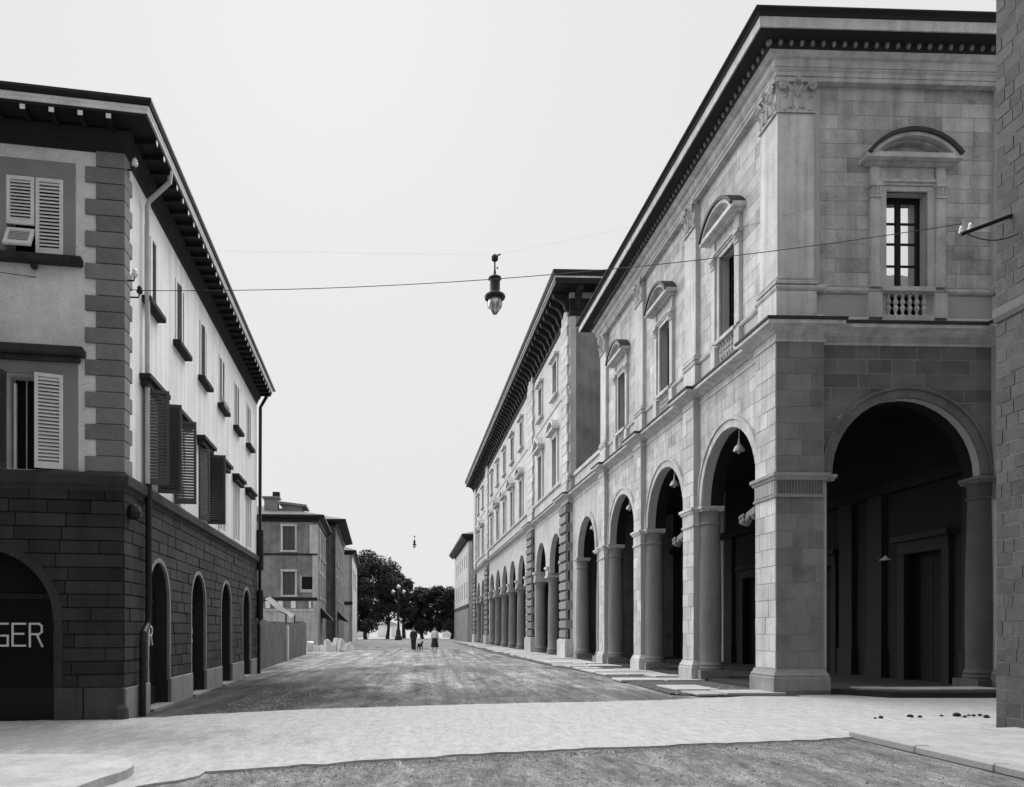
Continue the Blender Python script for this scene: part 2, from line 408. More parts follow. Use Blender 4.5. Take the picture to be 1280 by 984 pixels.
# ================================================================== RIGHT ARCADED PALACE
R0 = (7.866, 17.835); RA = atan2(0.03696, 0.99932)
palace = empty('arcaded_palace', (R0[0], R0[1], 0), RA)
tag(palace, 'two-storey pale stone palace with round arches below and curved window pediments above', 'building')
FR = Frame(0,0,0)                    # front facade, s to the right
SD = Frame(0,0,-pi/2)                # street facade, s negative going up the street
DW = -0.18                           # wall plane behind the pilaster plane
# openings
BAY = [(-1.05,-5.07), (-5.94,-10.15), (-11.02,-15.25)]
SPR, RAD = 5.12, 1.78
def arch_ops(l, r, lcol=True, rcol=True):
    c = (l+r)/2
    return [(l if lcol else c-RAD-0.1, r if rcol else c+RAD+0.1, -1, 'r', SPR), (c-RAD, c+RAD, SPR-0.01, 'a', SPR)]
side_ops = []; centers = []
for k, (n, f) in enumerate(BAY):
    side_ops += arch_ops(f, n, True, k > 0); centers.append((n+f)/2)
front_ops = arch_ops(1.12, 5.2, False, True); fc = 3.16
WOP = lambda c: [(c-0.49, c+0.49, 9.43, 'r', 11.68), (c-0.46, c+0.46, 8.78, 'r', 9.33)]
side_end, front_end = -16.12, 12.4
sideW = link('street_wall', MB().slab(side_end, -0.18, -0.05, 14.3, DW-0.24, DW, side_ops + [o for c in centers for o in WOP(c)]), 'mortar', palace, SD)
sideW.data.transform(Matrix.Translation((-0.0,0,0)))
frontW = link('front_wall', MB().slab(0.18, front_end, -0.05, 14.3, DW-0.24, DW-0.002, front_ops + WOP(fc) + WOP(fc+5.1)), 'mortar', palace, FR)
link('shade_lining', MB().slab(side_end, -0.45, 0.1, 8.2, DW-0.62, DW-0.243, side_ops), 'arcade', palace, SD)  # dark layer added behind the arch to paint shade on its underside
link('shade_lining', MB().slab(0.45, front_end, 0.1, 8.2, DW-0.62, DW-0.243, front_ops), 'arcade', palace, FR)
link('rear_walls', MB().fb(front_end-0.4, front_end, -16.2, -0.8, 0, 14.3).fb(5.35, front_end-0.4, -16.2, -15.8, 0, 14.3), 'mortar', palace, FR)
# ashlar facing, one object per block
T = 0.005
def facing(frame, part, bays, ops, seed, low='ashlar_shade', up='ashlar'):
    for k, (l, r) in enumerate(bays):
        courses(frame, part, low, l, r, 5.14, 8.12, 0.33, [0.5,0.65,0.8], ops, DW, DW+T, 0.016, seed=seed+k)
        courses(frame, part, up, l, r, 9.46, 14.10, 0.34, [0.6,0.8,0.95], ops, DW, DW+T, 0.016, seed=seed+50+k)
fr_bays = [(1.12,5.2)]; sd_bays = [(f, n) for n, f in BAY]
def ring_block_ops(c): return [(c-RAD-0.27, c+RAD+0.27, SPR-0.02, 'a', SPR)]
def win_block_ops(c): return [(c-0.9, c+0.9, 9.0, 'r', 12.45)]
facing(FR, frontW, fr_bays, front_ops + ring_block_ops(fc) + win_block_ops(fc), 100)
facing(SD, sideW, sd_bays, side_ops + sum([ring_block_ops(c)+win_block_ops(c) for c in centers], []), 200, 'ashlar_lit', 'ashlar_lit')
# archivolts
for fr_, c in [(FR, fc)] + [(SD, c) for c in centers]:
    bevel(link('archivolt', MB().ring(c, SPR, RAD-0.01, RAD+0.19, DW-0.02, DW+0.05).ring(c, SPR, RAD+0.19, RAD+0.26, DW-0.02, DW+0.085), 'travertine' if fr_ is SD else 'ashlar_shade', palace, fr_), 0.006)
# pilasters lower (corner pier, three street piers, one more on the front)
def pier(frame, a, b, jl, jr, face_blocks, seed, stone='travertine'):
    """a<b pilaster edges, jl/jr wall jambs below the impost"""
    body = link('pier', MB().fb(a, b, DW-0.005, -0.012, 0.0, 8.12), 'mortar' if face_blocks else stone, palace, frame)
    if face_blocks:
        courses(frame, body, stone, a+0.002, b-0.002, 0.62, 4.56, 0.394, [(b-a)*0.5, (b-a)*0.62, (b-a)*0.42], [], -0.02, 0.0, 0.014, seed=seed, minarea=0)
        courses(frame, body, stone, a+0.002, b-0.002, 5.12, 8.12, 0.39, [(b-a)*0.5, (b-a)*0.62, (b-a)*0.42], [], -0.02, 0.0, 0.014, seed=seed+1, minarea=0)
    return body
def wrap(frame, a, b, jl, jr, dd=-0.78):
    return [frame.P(jl, dd), frame.P(jl, DW), frame.P(a, DW), frame.P(a, 0), frame.P(b, 0), frame.P(b, DW), frame.P(jr, DW), frame.P(jr, dd)]
base_prof = [(-0.05,-0.04),(0.10,-0.04),(0.10,0.41),(0.075,0.43),(0.085,0.47),(0.05,0.52),(0.02,0.60),(-0.05,0.62)]
imp_prof = [(-0.05,4.55),(0.035,4.55),(0.045,4.60),(0.012,4.62),(0.012,4.93),(0.05,4.95),(0.06,5.0),(0.10,5.03),(0.10,5.10),(-0.05,5.12)]
piers = [(SD, -5.94,-5.07,True), (SD,-11.02,-10.15,True), (SD,-16.12,-15.25,True), (FR, 5.2,6.1,True)]
for k, (fr_, a, b, fb_) in enumerate(piers):
    pier(fr_, a, b, a, b, True, 300+k*3, 'pier_lit' if fr_ is SD else 'ashlar_shade')
    pth = [fr_.P(a,-0.15), fr_.P(a,0), fr_.P(b,0), fr_.P(b,-0.15)]
    link('pier_base', MB().sweep(pth, base_prof), 'travertine' if fr_ is SD else 'ashlar_shade', palace)
    link('impost', MB().sweep([fr_.P(a-0.27,-0.77),fr_.P(a-0.27,DW),fr_.P(a,DW)] + pth[1:3] + [fr_.P(b,DW),fr_.P(b+0.27,DW),fr_.P(b+0.27,-0.77)], imp_prof[5:]), 'travertine' if fr_ is SD else 'ashlar_shade', palace)
    link('necking', MB().sweep(pth, imp_prof[:6]), 'travertine' if fr_ is SD else 'ashlar_shade', palace)
# corner pier wraps both faces
cp = link('corner_pier', MB().prism([(0.012,0.012),(1.12,0.012),(1.2,0.19),(1.2,0.78),(0.78,0.78),(0.78,1.2),(0.19,1.2),(0.012,1.05)], 0, 8.12), 'mortar', palace)
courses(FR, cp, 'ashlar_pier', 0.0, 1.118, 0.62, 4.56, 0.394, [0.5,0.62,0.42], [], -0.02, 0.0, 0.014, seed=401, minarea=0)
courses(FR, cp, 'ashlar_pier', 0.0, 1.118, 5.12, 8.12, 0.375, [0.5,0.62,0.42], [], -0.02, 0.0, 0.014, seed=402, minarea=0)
courses(SD, cp, 'pier_lit', -1.048, -0.021, 0.62, 4.56, 0.394, [0.5,0.62,0.42], [], -0.02, 0.0, 0.014, seed=403, minarea=0)
courses(SD, cp, 'pier_lit', -1.048, -0.021, 5.12, 8.12, 0.375, [0.5,0.62,0.42], [], -0.02, 0.0, 0.014, seed=404, minarea=0)
cpath = [(0.78,1.22),(0.18,1.22),(0.18,1.05),(0,1.05),(0,0),(1.12,0),(1.12,0.18),(1.22,0.18),(1.22,0.78)]
cpath2 = [(0.78,1.33),(0.18,1.33),(0.18,1.05),(0,1.05),(0,0),(1.12,0),(1.12,0.18),(1.38,0.18),(1.38,0.78)]
link('pier_base', MB().sweep(cpath, base_prof), 'trim_part_shade', palace)
link('impost', MB().sweep(cpath2, imp_prof[5:]), 'trim_part_shade', palace)
link('necking', MB().sweep(cpath[2:7], imp_prof[:6]), 'trim_part_shade', palace)
fl = MB()
for k in range(16): fl.fb(0.04 + k*0.066, 0.075 + k*0.066, 0.0, 0.03, 4.64, 4.93)
link('fluting', fl, 'ashlar_shade', palace, FR)
fl = MB()
for k in range(15): fl.fb(-0.075 - k*0.066, -0.04 - k*0.066, 0.0, 0.03, 4.64, 4.93)
link('fluting', fl, 'travertine', palace, SD)
# engaged half columns in the arch jambs
colprof = [(0.40,0.34),(0.405,0.42),(0.37,0.45),(0.385,0.50),(0.35,0.56),(0.335,0.62),(0.345,1.6),(0.335,3.0),(0.295,4.56),(0.33,4.58),(0.335,4.63),(0.30,4.66),(0.31,4.88),(0.36,4.97)]
cm = MB().lathe(colprof, n=24).mesh('column', True)
pm = MB().box(-0.42,0.42,-0.42,0.42,0,0.35).mesh('column_plinth')
cmf, pmf = cm.copy(), pm.copy()
def half_col(fr_, s):
    p = fr_.P(s, -0.47); me_, pl_ = (cm, pm) if fr_ is SD else (cmf, pmf)
    o = link('column', me_, 'column' if fr_ is SD else 'column_shade', palace, loc=(p[0],p[1],0)); smooth(o, 35)
    q = link('plinth', pl_, 'column' if fr_ is SD else 'column_shade', o)
for a, b in [(-5.94,-5.07),(-11.02,-10.15),(-16.12,-15.25)]:
    half_col(SD, b); half_col(SD, a)
half_col(FR, 5.2); half_col(FR, 6.1)
# belt course and sill moulding with breaks over the pilasters
def jog_path(d_wall, d_pil, far=side_end):
    p = []
    for a, b in [(-16.12,-15.25),(-11.02,-10.15),(-5.94,-5.07)]:
        if p: p.append(SD.P(a, d_wall))
        p += [SD.P(a, d_pil), SD.P(b, d_pil), SD.P(b, d_wall)]
    p += [SD.P(-1.05, d_wall), SD.P(-1.05, d_pil), (0 if d_pil == 0 else d_pil, 0)]
    p[-1] = FR.P(-d_pil, d_pil)
    p += [FR.P(1.12, d_pil), FR.P(1.12, d_wall), FR.P(5.2, d_wall), FR.P(5.2, d_pil), FR.P(6.1, d_pil), FR.P(6.1, d_wall), FR.P(front_end, d_wall)]
    return p
belt_prof = [(-0.1,8.10),(0.03,8.10),(0.03,8.17),(0.012,8.19),(0.012,8.30),(0.06,8.31),(0.08,8.35),(0.12,8.37),(0.15,8.40),(0.33,8.41),(0.33,8.49),(-0.1,8.50)]
flash_prof = [(-0.1,8.49),(0.345,8.492),(0.36,8.50),(0.37,8.55),(0.35,8.565),(-0.1,8.60)]
jp = jog_path(DW, 0.0)
link('belt_course', MB().sweep(jp, belt_prof), 'travertine', palace)
link('belt_flashing', MB().sweep(jp, flash_prof), 'lead', palace)
jp2 = jog_path(DW, -0.06)
link('sill_moulding', MB().sweep(jp2, [(-0.05,9.30),(0.03,9.30),(0.06,9.35),(0.06,9.40),(0.02,9.44),(-0.05,9.45)]), 'travertine', palace)
link('pedestal_band', MB().sweep(jp2, [(-0.05,8.6),(0.04,8.6),(0.04,8.72),(0.0,8.76),(-0.05,8.76)]), 'travertine', palace)
# upper pilasters with leafy capitals
cap = MB()
Wc = 0.86
cap.fprism([(-Wc/2+0.03,0),(Wc/2-0.03,0),(Wc/2+0.02,0.66),(-Wc/2-0.02,0.66)], -0.02, 0.03)
cap.fb(-Wc/2-0.02, Wc/2+0.02, -0.02, 0.05, 0.0, 0.045)
cap.fprism([(-Wc/2-0.07,0.655),(Wc/2+0.07,0.655),(Wc/2+0.09,0.74),(-Wc/2-0.09,0.74)], -0.02, 0.12)
def leaf(mb, c, z0, h, w_, lean=0.10):
    n = 6; vs = []
    for i in range(n+1):
        t = i/n; ww = w_*(0.55 + 0.55*sin(pi*min(t*1.0,1)))*(1-0.55*t*t); d = 0.035 + 0.02*t + lean*t**3
        z = z0 + h*(t if t < 0.86 else 0.86-(t-0.86)*0.9)
        for x, dd in ((-ww/2,0.0),(-ww/4,0.02),(0,0.045),(ww/4,0.02),(ww/2,0.0)): vs.append((c+x, -(d+dd), z))
    fs = [(i*5+j, i*5+j+1, (i+1)*5+j+1, (i+1)*5+j) for i in range(n) for j in range(4)]
    mb.add(vs, fs)
for c in (-0.29, 0.0, 0.29): leaf(cap, c, 0.04, 0.34, 0.24)
for c in (-0.15, 0.15): leaf(cap, c, 0.10, 0.44, 0.17)
for sgn in (-1, 1):      # volutes and stems
    pts = []
    for i in range(22):
        a = i/21*2.3*2*pi; r = 0.095*(1-i/26); pts.append((sgn*(0.35 + r*cos(a)), -0.11, 0.565 + r*sin(a)))
    cap.tube(pts, 0.02, 5)
    cap.tube([(sgn*0.06,-0.07,0.1),(sgn*0.10,-0.09,0.3),(sgn*0.18,-0.11,0.52),(sgn*0.28,-0.12,0.645),(sgn*0.37,-0.12,0.66)], 0.025, 5)
    cap.tube([(0,-0.07,0.3),(sgn*0.04,-0.09,0.5),(sgn*0.10,-0.11,0.58),(sgn*0.07,-0.11,0.62)], 0.018, 5)
cap.lathe([(0.02,-0.05),(0.06,-0.03),(0.065,0.02),(0.03,0.05)], (0,-0.13,0.70), 10)
cap_me = cap.mesh('capital')
bas_prof = [(-0.05,9.44),(0.07,9.44),(0.07,9.50),(0.03,9.53),(0.05,9.58),(0.0,9.62),(-0.05,9.62)]
pil_u = [(SD,-5.94,-5.07),(SD,-11.02,-10.15),(SD,-16.12,-15.25),(FR,5.24,6.06)]
for fr_, a, b in pil_u:
    link('pilaster', MB().fb(a, b, DW-0.005, -0.06, 8.6, 14.25).fb(a-0.03,b+0.03,DW,-0.03,8.7,9.28), 'travertine', palace, fr_)
    link('pilaster_base', MB().sweep([fr_.P(a,DW),fr_.P(a,-0.06),fr_.P(b,-0.06),fr_.P(b,DW)], bas_prof), 'travertine', palace)
    o = link('capital', cap_me, 'travertine', palace, fr_, loc=((a+b)/2, -0.06, 13.37))
link('corner_pilaster', MB().box(0.06,0.92,0.06,0.92,8.6,14.25).box(0.02,0.96,0.02,0.96,8.7,9.28), 'travertine', palace)
link('pilaster_base', MB().sweep([(0.2,0.92),(0.06,0.92),(0.06,0.06),(0.92,0.06),(0.92,0.2)], bas_prof), 'travertine', palace)
link('capital', cap_me, 'travertine', palace, FR, loc=(0.49,-0.06,13.37))
link('capital', cap_me, 'travertine', palace, SD, loc=(-0.49,-0.06,13.37))
# entablature and cornice
cpth = [(front_end, -0.06)]
ent_path = [(4.0,16.18),(0.06,16.18),(0.06,0.06),(front_end,0.06)]
link('architrave', MB().sweep(ent_path, [(-0.3,14.08),(0.06,14.08),(0.06,14.17),(0.085,14.175),(0.085,14.26),(0.14,14.30),(0.14,14.33),(-0.3,14.34)]), 'travertine', palace)
link('frieze', MB().sweep(ent_path, [(-0.3,14.34),(0.15,14.34),(0.15,14.50),(0.22,14.52),(0.29,14.58),(-0.3,14.59)]), 'travertine', palace)
link('cornice', MB().sweep(ent_path, [(-0.3,14.58),(0.29,14.58),(0.33,14.60),(0.33,14.77),(0.72,14.77),(0.72,14.755),(0.755,14.755),(0.755,14.98),(-0.3,15.0)]), 'travertine', palace)
link('soffit_shade', MB().sweep(ent_path, [(0.325,14.595),(0.335,14.595),(0.36,14.63),(0.38,14.74),(0.718,14.752),(0.718,14.766),(0.325,14.766)]), 'cornice_dark', palace)  # dark strip added to paint the shade under the stone cornice
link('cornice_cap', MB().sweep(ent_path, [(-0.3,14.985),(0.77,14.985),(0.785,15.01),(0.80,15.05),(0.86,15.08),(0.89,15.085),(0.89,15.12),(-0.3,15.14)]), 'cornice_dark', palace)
egg = MB()
for k in range(50): egg.lathe([(0.015,-0.065),(0.045,-0.03),(0.052,0.01),(0.04,0.05)], (0.10+k*0.245-0.4, -0.325, 14.69), 7)
for k in range(66): egg.lathe([(0.015,-0.065),(0.045,-0.03),(0.052,0.01),(0.04,0.05)], (-0.325, 0.10+k*0.245-0.4, 14.69), 6)
o = link('egg_and_dart_moulding', egg, 'column', palace); o['kind'] = 'stuff'
link('roof', MB().add([(-0.7,-0.7,15.13),(front_end,-0.7,15.13),(front_end,16.8,15.13),(-0.7,16.8,15.13),(6.0,6.0,17.0),(front_end,6.0,17.0),(front_end,10,17.0),(6,10,17)],
     [(0,1,5,4),(1,2,6,5),(2,3,7,6),(3,0,4,7),(4,5,6,7),(3,2,1,0)]), 'roof', palace)

# upper windows with segmental pediments
def palace_window(gl):
    t = link('window', MB().fb(-0.89,-0.66,-0.02,0.10,9.44,11.52).fb(0.66,0.89,-0.02,0.10,9.44,11.52)
        .fb(-0.66,-0.49,-0.05,0.05,9.44,11.68).fb(0.49,0.66,-0.05,0.05,9.44,11.68).fb(-0.66,0.66,-0.05,0.05,11.68,11.80)
        .fb(-0.66,0.66,-0.05,0.085,11.80,11.86).fb(-0.68,0.68,-0.05,0.12,11.86,11.93).fb(-0.64,0.64,-0.02,0.06,11.93,12.23)
        .fb(-0.89,-0.66,-0.02,0.10,11.84,12.23).fb(0.66,0.89,-0.02,0.10,11.84,12.23)
        .fb(-0.93,-0.62,-0.02,0.12,8.72,9.30).fb(0.62,0.93,-0.02,0.12,8.72,9.30).fb(-0.62,0.62,-0.05,0.14,9.33,9.44).fb(-0.62,0.62,-0.3,0.10,8.66,8.79), 'travertine')
    bevel(t, 0.008)
    ch = []
    for x in (-0.775, 0.775):
        cc = MB(); cc.fb(x-0.13,x+0.13,0,0.13,11.50,11.55).fb(x-0.105,x+0.105,0,0.12,11.55,11.75).fb(x-0.14,x+0.14,0,0.15,11.75,11.84)
        for u in (-0.07,0,0.07): cc.tube([(x+u,-0.125,11.56),(x+u*1.1,-0.14,11.68),(x+u*1.3,-0.165,11.73)],0.022,5)
        ch.append(link('strip_capital', cc, 'travertine'))
    pd = MB().fb(-1.02,1.02,-0.02,0.20,12.23,12.29).fb(-1.12,1.12,-0.02,0.36,12.29,12.40)
    R = 1.40; zc = 12.40 + 0.56 - R; a = math.asin(1.12/R)
    ch.append(link('pediment_flashing', MB().ring(0, zc, R-0.09, R, -0.02, 0.41, pi/2-a, pi/2+a, 20), 'lead'))
    pd.ring(0, zc, R-0.17, R-0.092, -0.02, 0.36, pi/2-a*0.97, pi/2+a*0.97, 20).ring(0, zc, R-0.23, R-0.17, -0.02, 0.2, pi/2-a*0.93, pi/2+a*0.93, 20)
    tp = [(x, zc + sqrt((R-0.19)**2 - x*x)) for x in [0.78 - i*0.156 for i in range(11)]]
    pd.fprism([(-0.86,12.40),(0.86,12.40)] + tp, -0.02, 0.03)
    ch.append(link('pediment', pd, 'travertine'))
    fr_ = MB().fb(-0.49,-0.43,-0.34,-0.28,9.44,11.68).fb(0.43,0.49,-0.34,-0.28,9.44,11.68).fb(-0.05,0.05,-0.34,-0.27,9.44,11.68).fb(-0.43,0.43,-0.34,-0.28,11.58,11.68).fb(-0.43,0.43,-0.34,-0.28,9.44,9.60)
    for z in (10.10,10.62,11.10): fr_.fb(-0.43,0.43,-0.335,-0.29,z-0.02,z+0.02)
    ch.append(link('casement', fr_, 'cornice_dark'))
    zs = [9.60,10.10,10.62,11.10,11.58]
    for i in range(4):
        for x0, x1 in ((-0.43,-0.05),(0.05,0.43)):
            p = link('pane', MB().fb(x0,x1,-0.325,-0.315,zs[i],zs[i+1]), gl); ch.append(p)
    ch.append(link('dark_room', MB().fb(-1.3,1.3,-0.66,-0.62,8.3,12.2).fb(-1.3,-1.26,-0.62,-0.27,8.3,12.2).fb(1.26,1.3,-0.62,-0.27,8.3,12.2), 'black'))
    bal = MB().lathe([(0.05,0),(0.055,0.03),(0.028,0.05),(0.03,0.10),(0.058,0.17),(0.06,0.21),(0.03,0.255),(0.034,0.275),(0.058,0.30),(0.06,0.34),(0.028,0.43),(0.05,0.49),(0.055,0.54)], n=10).mesh('baluster', True)
    for k in range(6):
        ch.append(link('baluster', bal, 'travertine', loc=(-0.42 + k*0.168, 0.0, 8.79)))
    for c in ch: c.parent = t
    return t
pw = palace_window('glass'); pw2 = palace_window('glass_dark')
place(pw, palace, FR, fc, DW, 0); place(pw, palace, FR, fc+5.1, DW, 0)
for c in centers: place(pw2, palace, SD, c, DW, 0)

# arcade interior: floor, ceiling, inner wall with doors and pilasters (palace part)
inD = -5.45
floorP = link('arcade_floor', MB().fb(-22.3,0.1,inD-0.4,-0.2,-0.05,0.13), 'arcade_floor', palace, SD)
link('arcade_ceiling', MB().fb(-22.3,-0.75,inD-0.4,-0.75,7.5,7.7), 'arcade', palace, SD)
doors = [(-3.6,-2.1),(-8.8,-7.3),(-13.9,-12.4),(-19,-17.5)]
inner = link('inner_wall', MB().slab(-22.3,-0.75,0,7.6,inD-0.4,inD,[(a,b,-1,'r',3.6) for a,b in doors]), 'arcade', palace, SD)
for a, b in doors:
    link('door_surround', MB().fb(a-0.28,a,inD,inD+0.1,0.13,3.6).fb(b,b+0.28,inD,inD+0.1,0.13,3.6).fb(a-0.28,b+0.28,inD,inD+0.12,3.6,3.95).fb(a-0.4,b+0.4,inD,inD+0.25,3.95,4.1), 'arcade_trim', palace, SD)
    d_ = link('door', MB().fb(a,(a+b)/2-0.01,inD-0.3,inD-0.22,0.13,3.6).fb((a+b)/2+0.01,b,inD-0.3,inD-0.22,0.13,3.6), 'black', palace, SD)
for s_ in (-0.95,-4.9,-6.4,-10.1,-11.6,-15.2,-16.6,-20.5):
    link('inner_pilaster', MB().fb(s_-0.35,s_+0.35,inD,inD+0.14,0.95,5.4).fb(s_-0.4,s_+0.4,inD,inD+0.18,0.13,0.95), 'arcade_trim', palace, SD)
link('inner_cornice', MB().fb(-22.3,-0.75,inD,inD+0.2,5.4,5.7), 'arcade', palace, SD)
# worn step in front of the end arch
stp = link('front_step', MB().prism([(1.25,0.15),(2.1,-0.95),(9.5,-1.25),(9.5,0.15)], 0.0, 0.15), 'arcade_floor', palace)
for k in range(7):
    x = 1.75 + k*0.78; bevel(link('step_slab', MB().prism([(x+0.02,-0.02-0.6*min(1,(x-1.2))),(x+0.76,-0.02-0.6*min(1,x-0.4)),(x+0.76,0.1),(x+0.02,0.1)], 0.15, 0.19+rg.uniform(-0.01,0.015)), 'kerbstone', stp), 0.01)

# carved stone brackets on the far side of two piers
def carved_bracket():
    rr = random.Random(5); mb = MB()
    mb.hexa([(0.02,-0.10,-0.10),(0.02,0.10,-0.10),(0.02,0.10,0.14),(0.02,-0.10,0.14),(-0.55,-0.08,-0.17),(-0.55,0.08,-0.17),(-0.55,0.08,0.0),(-0.55,-0.08,0.0)])
    for k in range(34):                       # leaf lobes along the arm and a curled head
        t = rr.random(); x = -0.15 - 0.75*t; r = rr.uniform(0.035,0.075) + (0.02 if t > 0.7 else 0)
        z = -0.06 - 0.14*t + rr.uniform(-0.13,0.10)
        mb.lathe([(r*0.2,-r*1.5),(r*0.8,-r*0.7),(r,0.1*r),(r*0.6,r*0.9),(r*0.15,r*1.3)], (x, rr.uniform(-0.11,0.11), z), 6)
    pts = [(-0.72 - 0.13*cos(a*0.6)*(1-a/9), 0, -0.16 + 0.13*sin(a*0.6)*(1-a/9)) for a in range(9)]
    mb.tube(pts, 0.06, 6, 0.03)
    return mb.mesh('bracket')
bm_ = carved_bracket()
for s_ in (-1.05, -5.94):
    link('carved_bracket', bm_, 'ashlar_pier', palace, SD, loc=(s_-0.06, -0.08, 4.42)).scale = (0.9,0.75,0.72)

# ================================================================== LINKING BAY with terrace
lk = empty('link_arch', (R0[0],R0[1],0), RA)
tag(lk, 'single round arch bay with terrace parapet joining the two arcaded buildings', 'building')
lc = -19.15
link('wall', MB().slab(-22.35, -16.15, -0.05, 8.5, DW-0.26, DW-0.02, [(-21.2,-17.1,-1,'r',SPR),(lc-RAD,lc+RAD,SPR-0.01,'a',SPR)]), 'travertine', lk, SD)
link('shade_lining', MB().slab(-22.3, -16.15, 0.1, 8.0, DW-0.62, DW-0.263, [(-21.2,-17.1,-1,'r',SPR),(lc-RAD,lc+RAD,SPR-0.01,'a',SPR)]), 'arcade', lk, SD)
link('archivolt', MB().ring(lc, SPR, RAD-0.01, RAD+0.24, DW-0.05, DW+0.05), 'travertine', lk, SD)
link('belt_course', MB().sweep([SD.P(-22.3,DW-0.02),SD.P(-16.15,DW-0.02)], belt_prof), 'travertine', lk); link('belt_flashing', MB().sweep([SD.P(-22.3,DW-0.02),SD.P(-16.15,DW-0.02)], flash_prof), 'lead', lk)
link('parapet', MB().fb(-22.3,-16.5,DW-0.4,DW-0.1,8.55,9.4).fb(-22.3,-16.4,DW-0.45,DW-0.02,9.4,9.58), 'travertine', lk, SD)
link('terrace', MB().fb(-22.3,-16.2,-12,DW-0.5,8.3,8.45), 'roof', lk, SD)
for s_ in (-17.1,-21.2):
    p = SD.P(s_,-0.47); o = link('column', cm, 'column', lk, loc=(p[0],p[1],0)); link('plinth', pm, 'column', o)
    link('impost', MB().sweep([SD.P(s_-0.3,-0.77),SD.P(s_-0.3,DW+0.02),SD.P(s_+0.3,DW+0.02),SD.P(s_+0.3,-0.77)], imp_prof[5:]), 'travertine', lk)

# ================================================================== SECOND ARCADED BUILDING (three storeys, console cornice)
b2 = empty('long_arcaded_building', (R0[0],R0[1],0), RA)
tag(b2, 'long three-storey building with rusticated piers, tall arcade and deep bracketed cornice', 'building')
B0, B1e = -22.35, -76.4
gA = [-26.3,-30.95]; gB = [-38.9,-43.6,-48.3,-53.0,-57.7]; gC = [-66.3,-71.1]
pr2 = [(-24.25,-22.35),(-35.6,-33.2),(-63.2,-60.4),(-76.4,-73.5)]
ar = gA + gB + gC; R2 = 1.72; D2 = -0.08
ops2 = []
for g in (gA, gB, gC):
    ops2 += [(min(g)-1.95, max(g)+1.95, -1, 'r', 4.9)] + [(c-R2,c+R2,4.89,'a',5.25) for c in g]
wops = []
for c in ar: wops += [(c-0.62,c+0.62,9.75,'r',12.35),(c-0.58,c+0.58,14.75,'r',16.6)]
link('shade_lining', MB().slab(B1e+0.1, B0-0.1, 0.1, 8.0, D2-0.7, D2-0.303, ops2, nseg=14), 'arcade', b2, SD)
w2 = link('wall', MB().slab(B1e, B0, 0, 18.6, D2-0.3, D2, ops2 + wops, nseg=14), 'stucco_b2', b2, SD)
link('flank_wall', MB().fb(B0-0.4,B0-0.003,-14,D2-0.303,0,18.6), 'old_plaster', b2, SD)
link('rear_wall', MB().fb(B1e,B0-0.4,-14,-13.6,0,18.6).fb(B1e,B1e+0.4,-13.6,D2-0.7,0,18.6), 'stucco_b2', b2, SD)
cm2 = MB().lathe([(0.42,0.0),(0.42,0.22),(0.40,0.3),(0.42,0.38),(0.37,0.45),(0.345,0.5),(0.35,1.6),(0.335,3.0),(0.30,4.15),(0.33,4.18),(0.30,4.22),(0.36,4.45),(0.44,4.58),(0.44,4.62)], n=16).mesh('column', True)
im2 = MB().box(-0.46,0.46,-0.46,0.46,4.62,4.74).box(-0.42,0.42,-0.38,0.38,4.74,5.12).box(-0.5,0.5,-0.46,0.46,5.12,5.27).mesh('impost')
for g in (gA, gB, gC):
    xs = [max(g)+2.0] + [(g[i]+g[i+1])/2 for i in range(len(g)-1)] + [min(g)-2.0]
    for s_ in xs:
        p = SD.P(s_, D2-0.36); o = link('column', cm2, 'column', b2, loc=(p[0],p[1],0)); smooth(o,35)
        link('impost', im2, 'travertine', o)
bk = {}
for (a, b) in pr2:
    W_ = b - a; pp = SD.P((a+b)/2, 0)
    q = link('rusticated_pier', MB().fb(a+0.04,b-0.04,D2-0.7,0.02,0,8.15), 'joint', b2, SD)
    link('pier_plinth', MB().fb(a-0.1,b+0.1,D2-0.2,0.22,0,0.98).fb(a-0.05,b+0.05,D2-0.2,0.17,0.98,1.05), 'travertine', b2, SD)
    zz = 1.06; k = 0
    while zz < 7.9:
        h = 0.50 if k != 8 else 0.30
        key = (round(W_,2), k % 2)
        if key not in bk:
            i_ = 0.0 if k % 2 else 0.06
            mb = MB().hexa([(-W_/2+i_,0.3,0.02),(W_/2-i_,0.3,0.02),(W_/2-i_,0.3,0.48),(-W_/2+i_,0.3,0.48),(-W_/2+i_+0.06,-0.14,0.07),(W_/2-i_-0.06,-0.14,0.07),(W_/2-i_-0.06,-0.14,0.43),(-W_/2+i_+0.06,-0.14,0.43)])
            mb.hexa([(-W_/2+i_,0.3,0.02),(W_/2-i_,0.3,0.02),(W_/2-i_,-0.06,0.02),(-W_/2+i_,-0.06,0.02),(-W_/2+i_,0.3,0.48),(W_/2-i_,0.3,0.48),(W_/2-i_,-0.06,0.48),(-W_/2+i_,-0.06,0.48)])
            bk[key] = mb.mesh('rusticated_block')
        o = link('rusticated_block', bk[key], 'quoin', q, SD, loc=((a+b)/2, 0, zz)); zz += 0.5; k += 1
    # upper storeys: quoin strip
    us = link('upper_quoin_strip', MB().fb(a+0.25,b-0.25,D2-0.02,0.0,8.6,18.3), 'stucco_b2', b2, SD)
    for j in range(19):
        w3 = 0.0 if j % 2 else 0.2
        link('quoin', MB().fb(a+0.1+w3,b-0.1-w3,D2-0.01,0.05,8.75+j*0.5,9.21+j*0.5), 'travertine', us, SD)
p2 = [SD.P(B1e,D2)]
for a, b in pr2[::-1]:
    if a != B1e: p2 += [SD.P(a,D2)]
    else: p2 = []
    p2 += [SD.P(a,0.05), SD.P(b,0.05)]
    if b != B0: p2 += [SD.P(b,D2)]
p2 += [SD.P(B0, -0.9)]
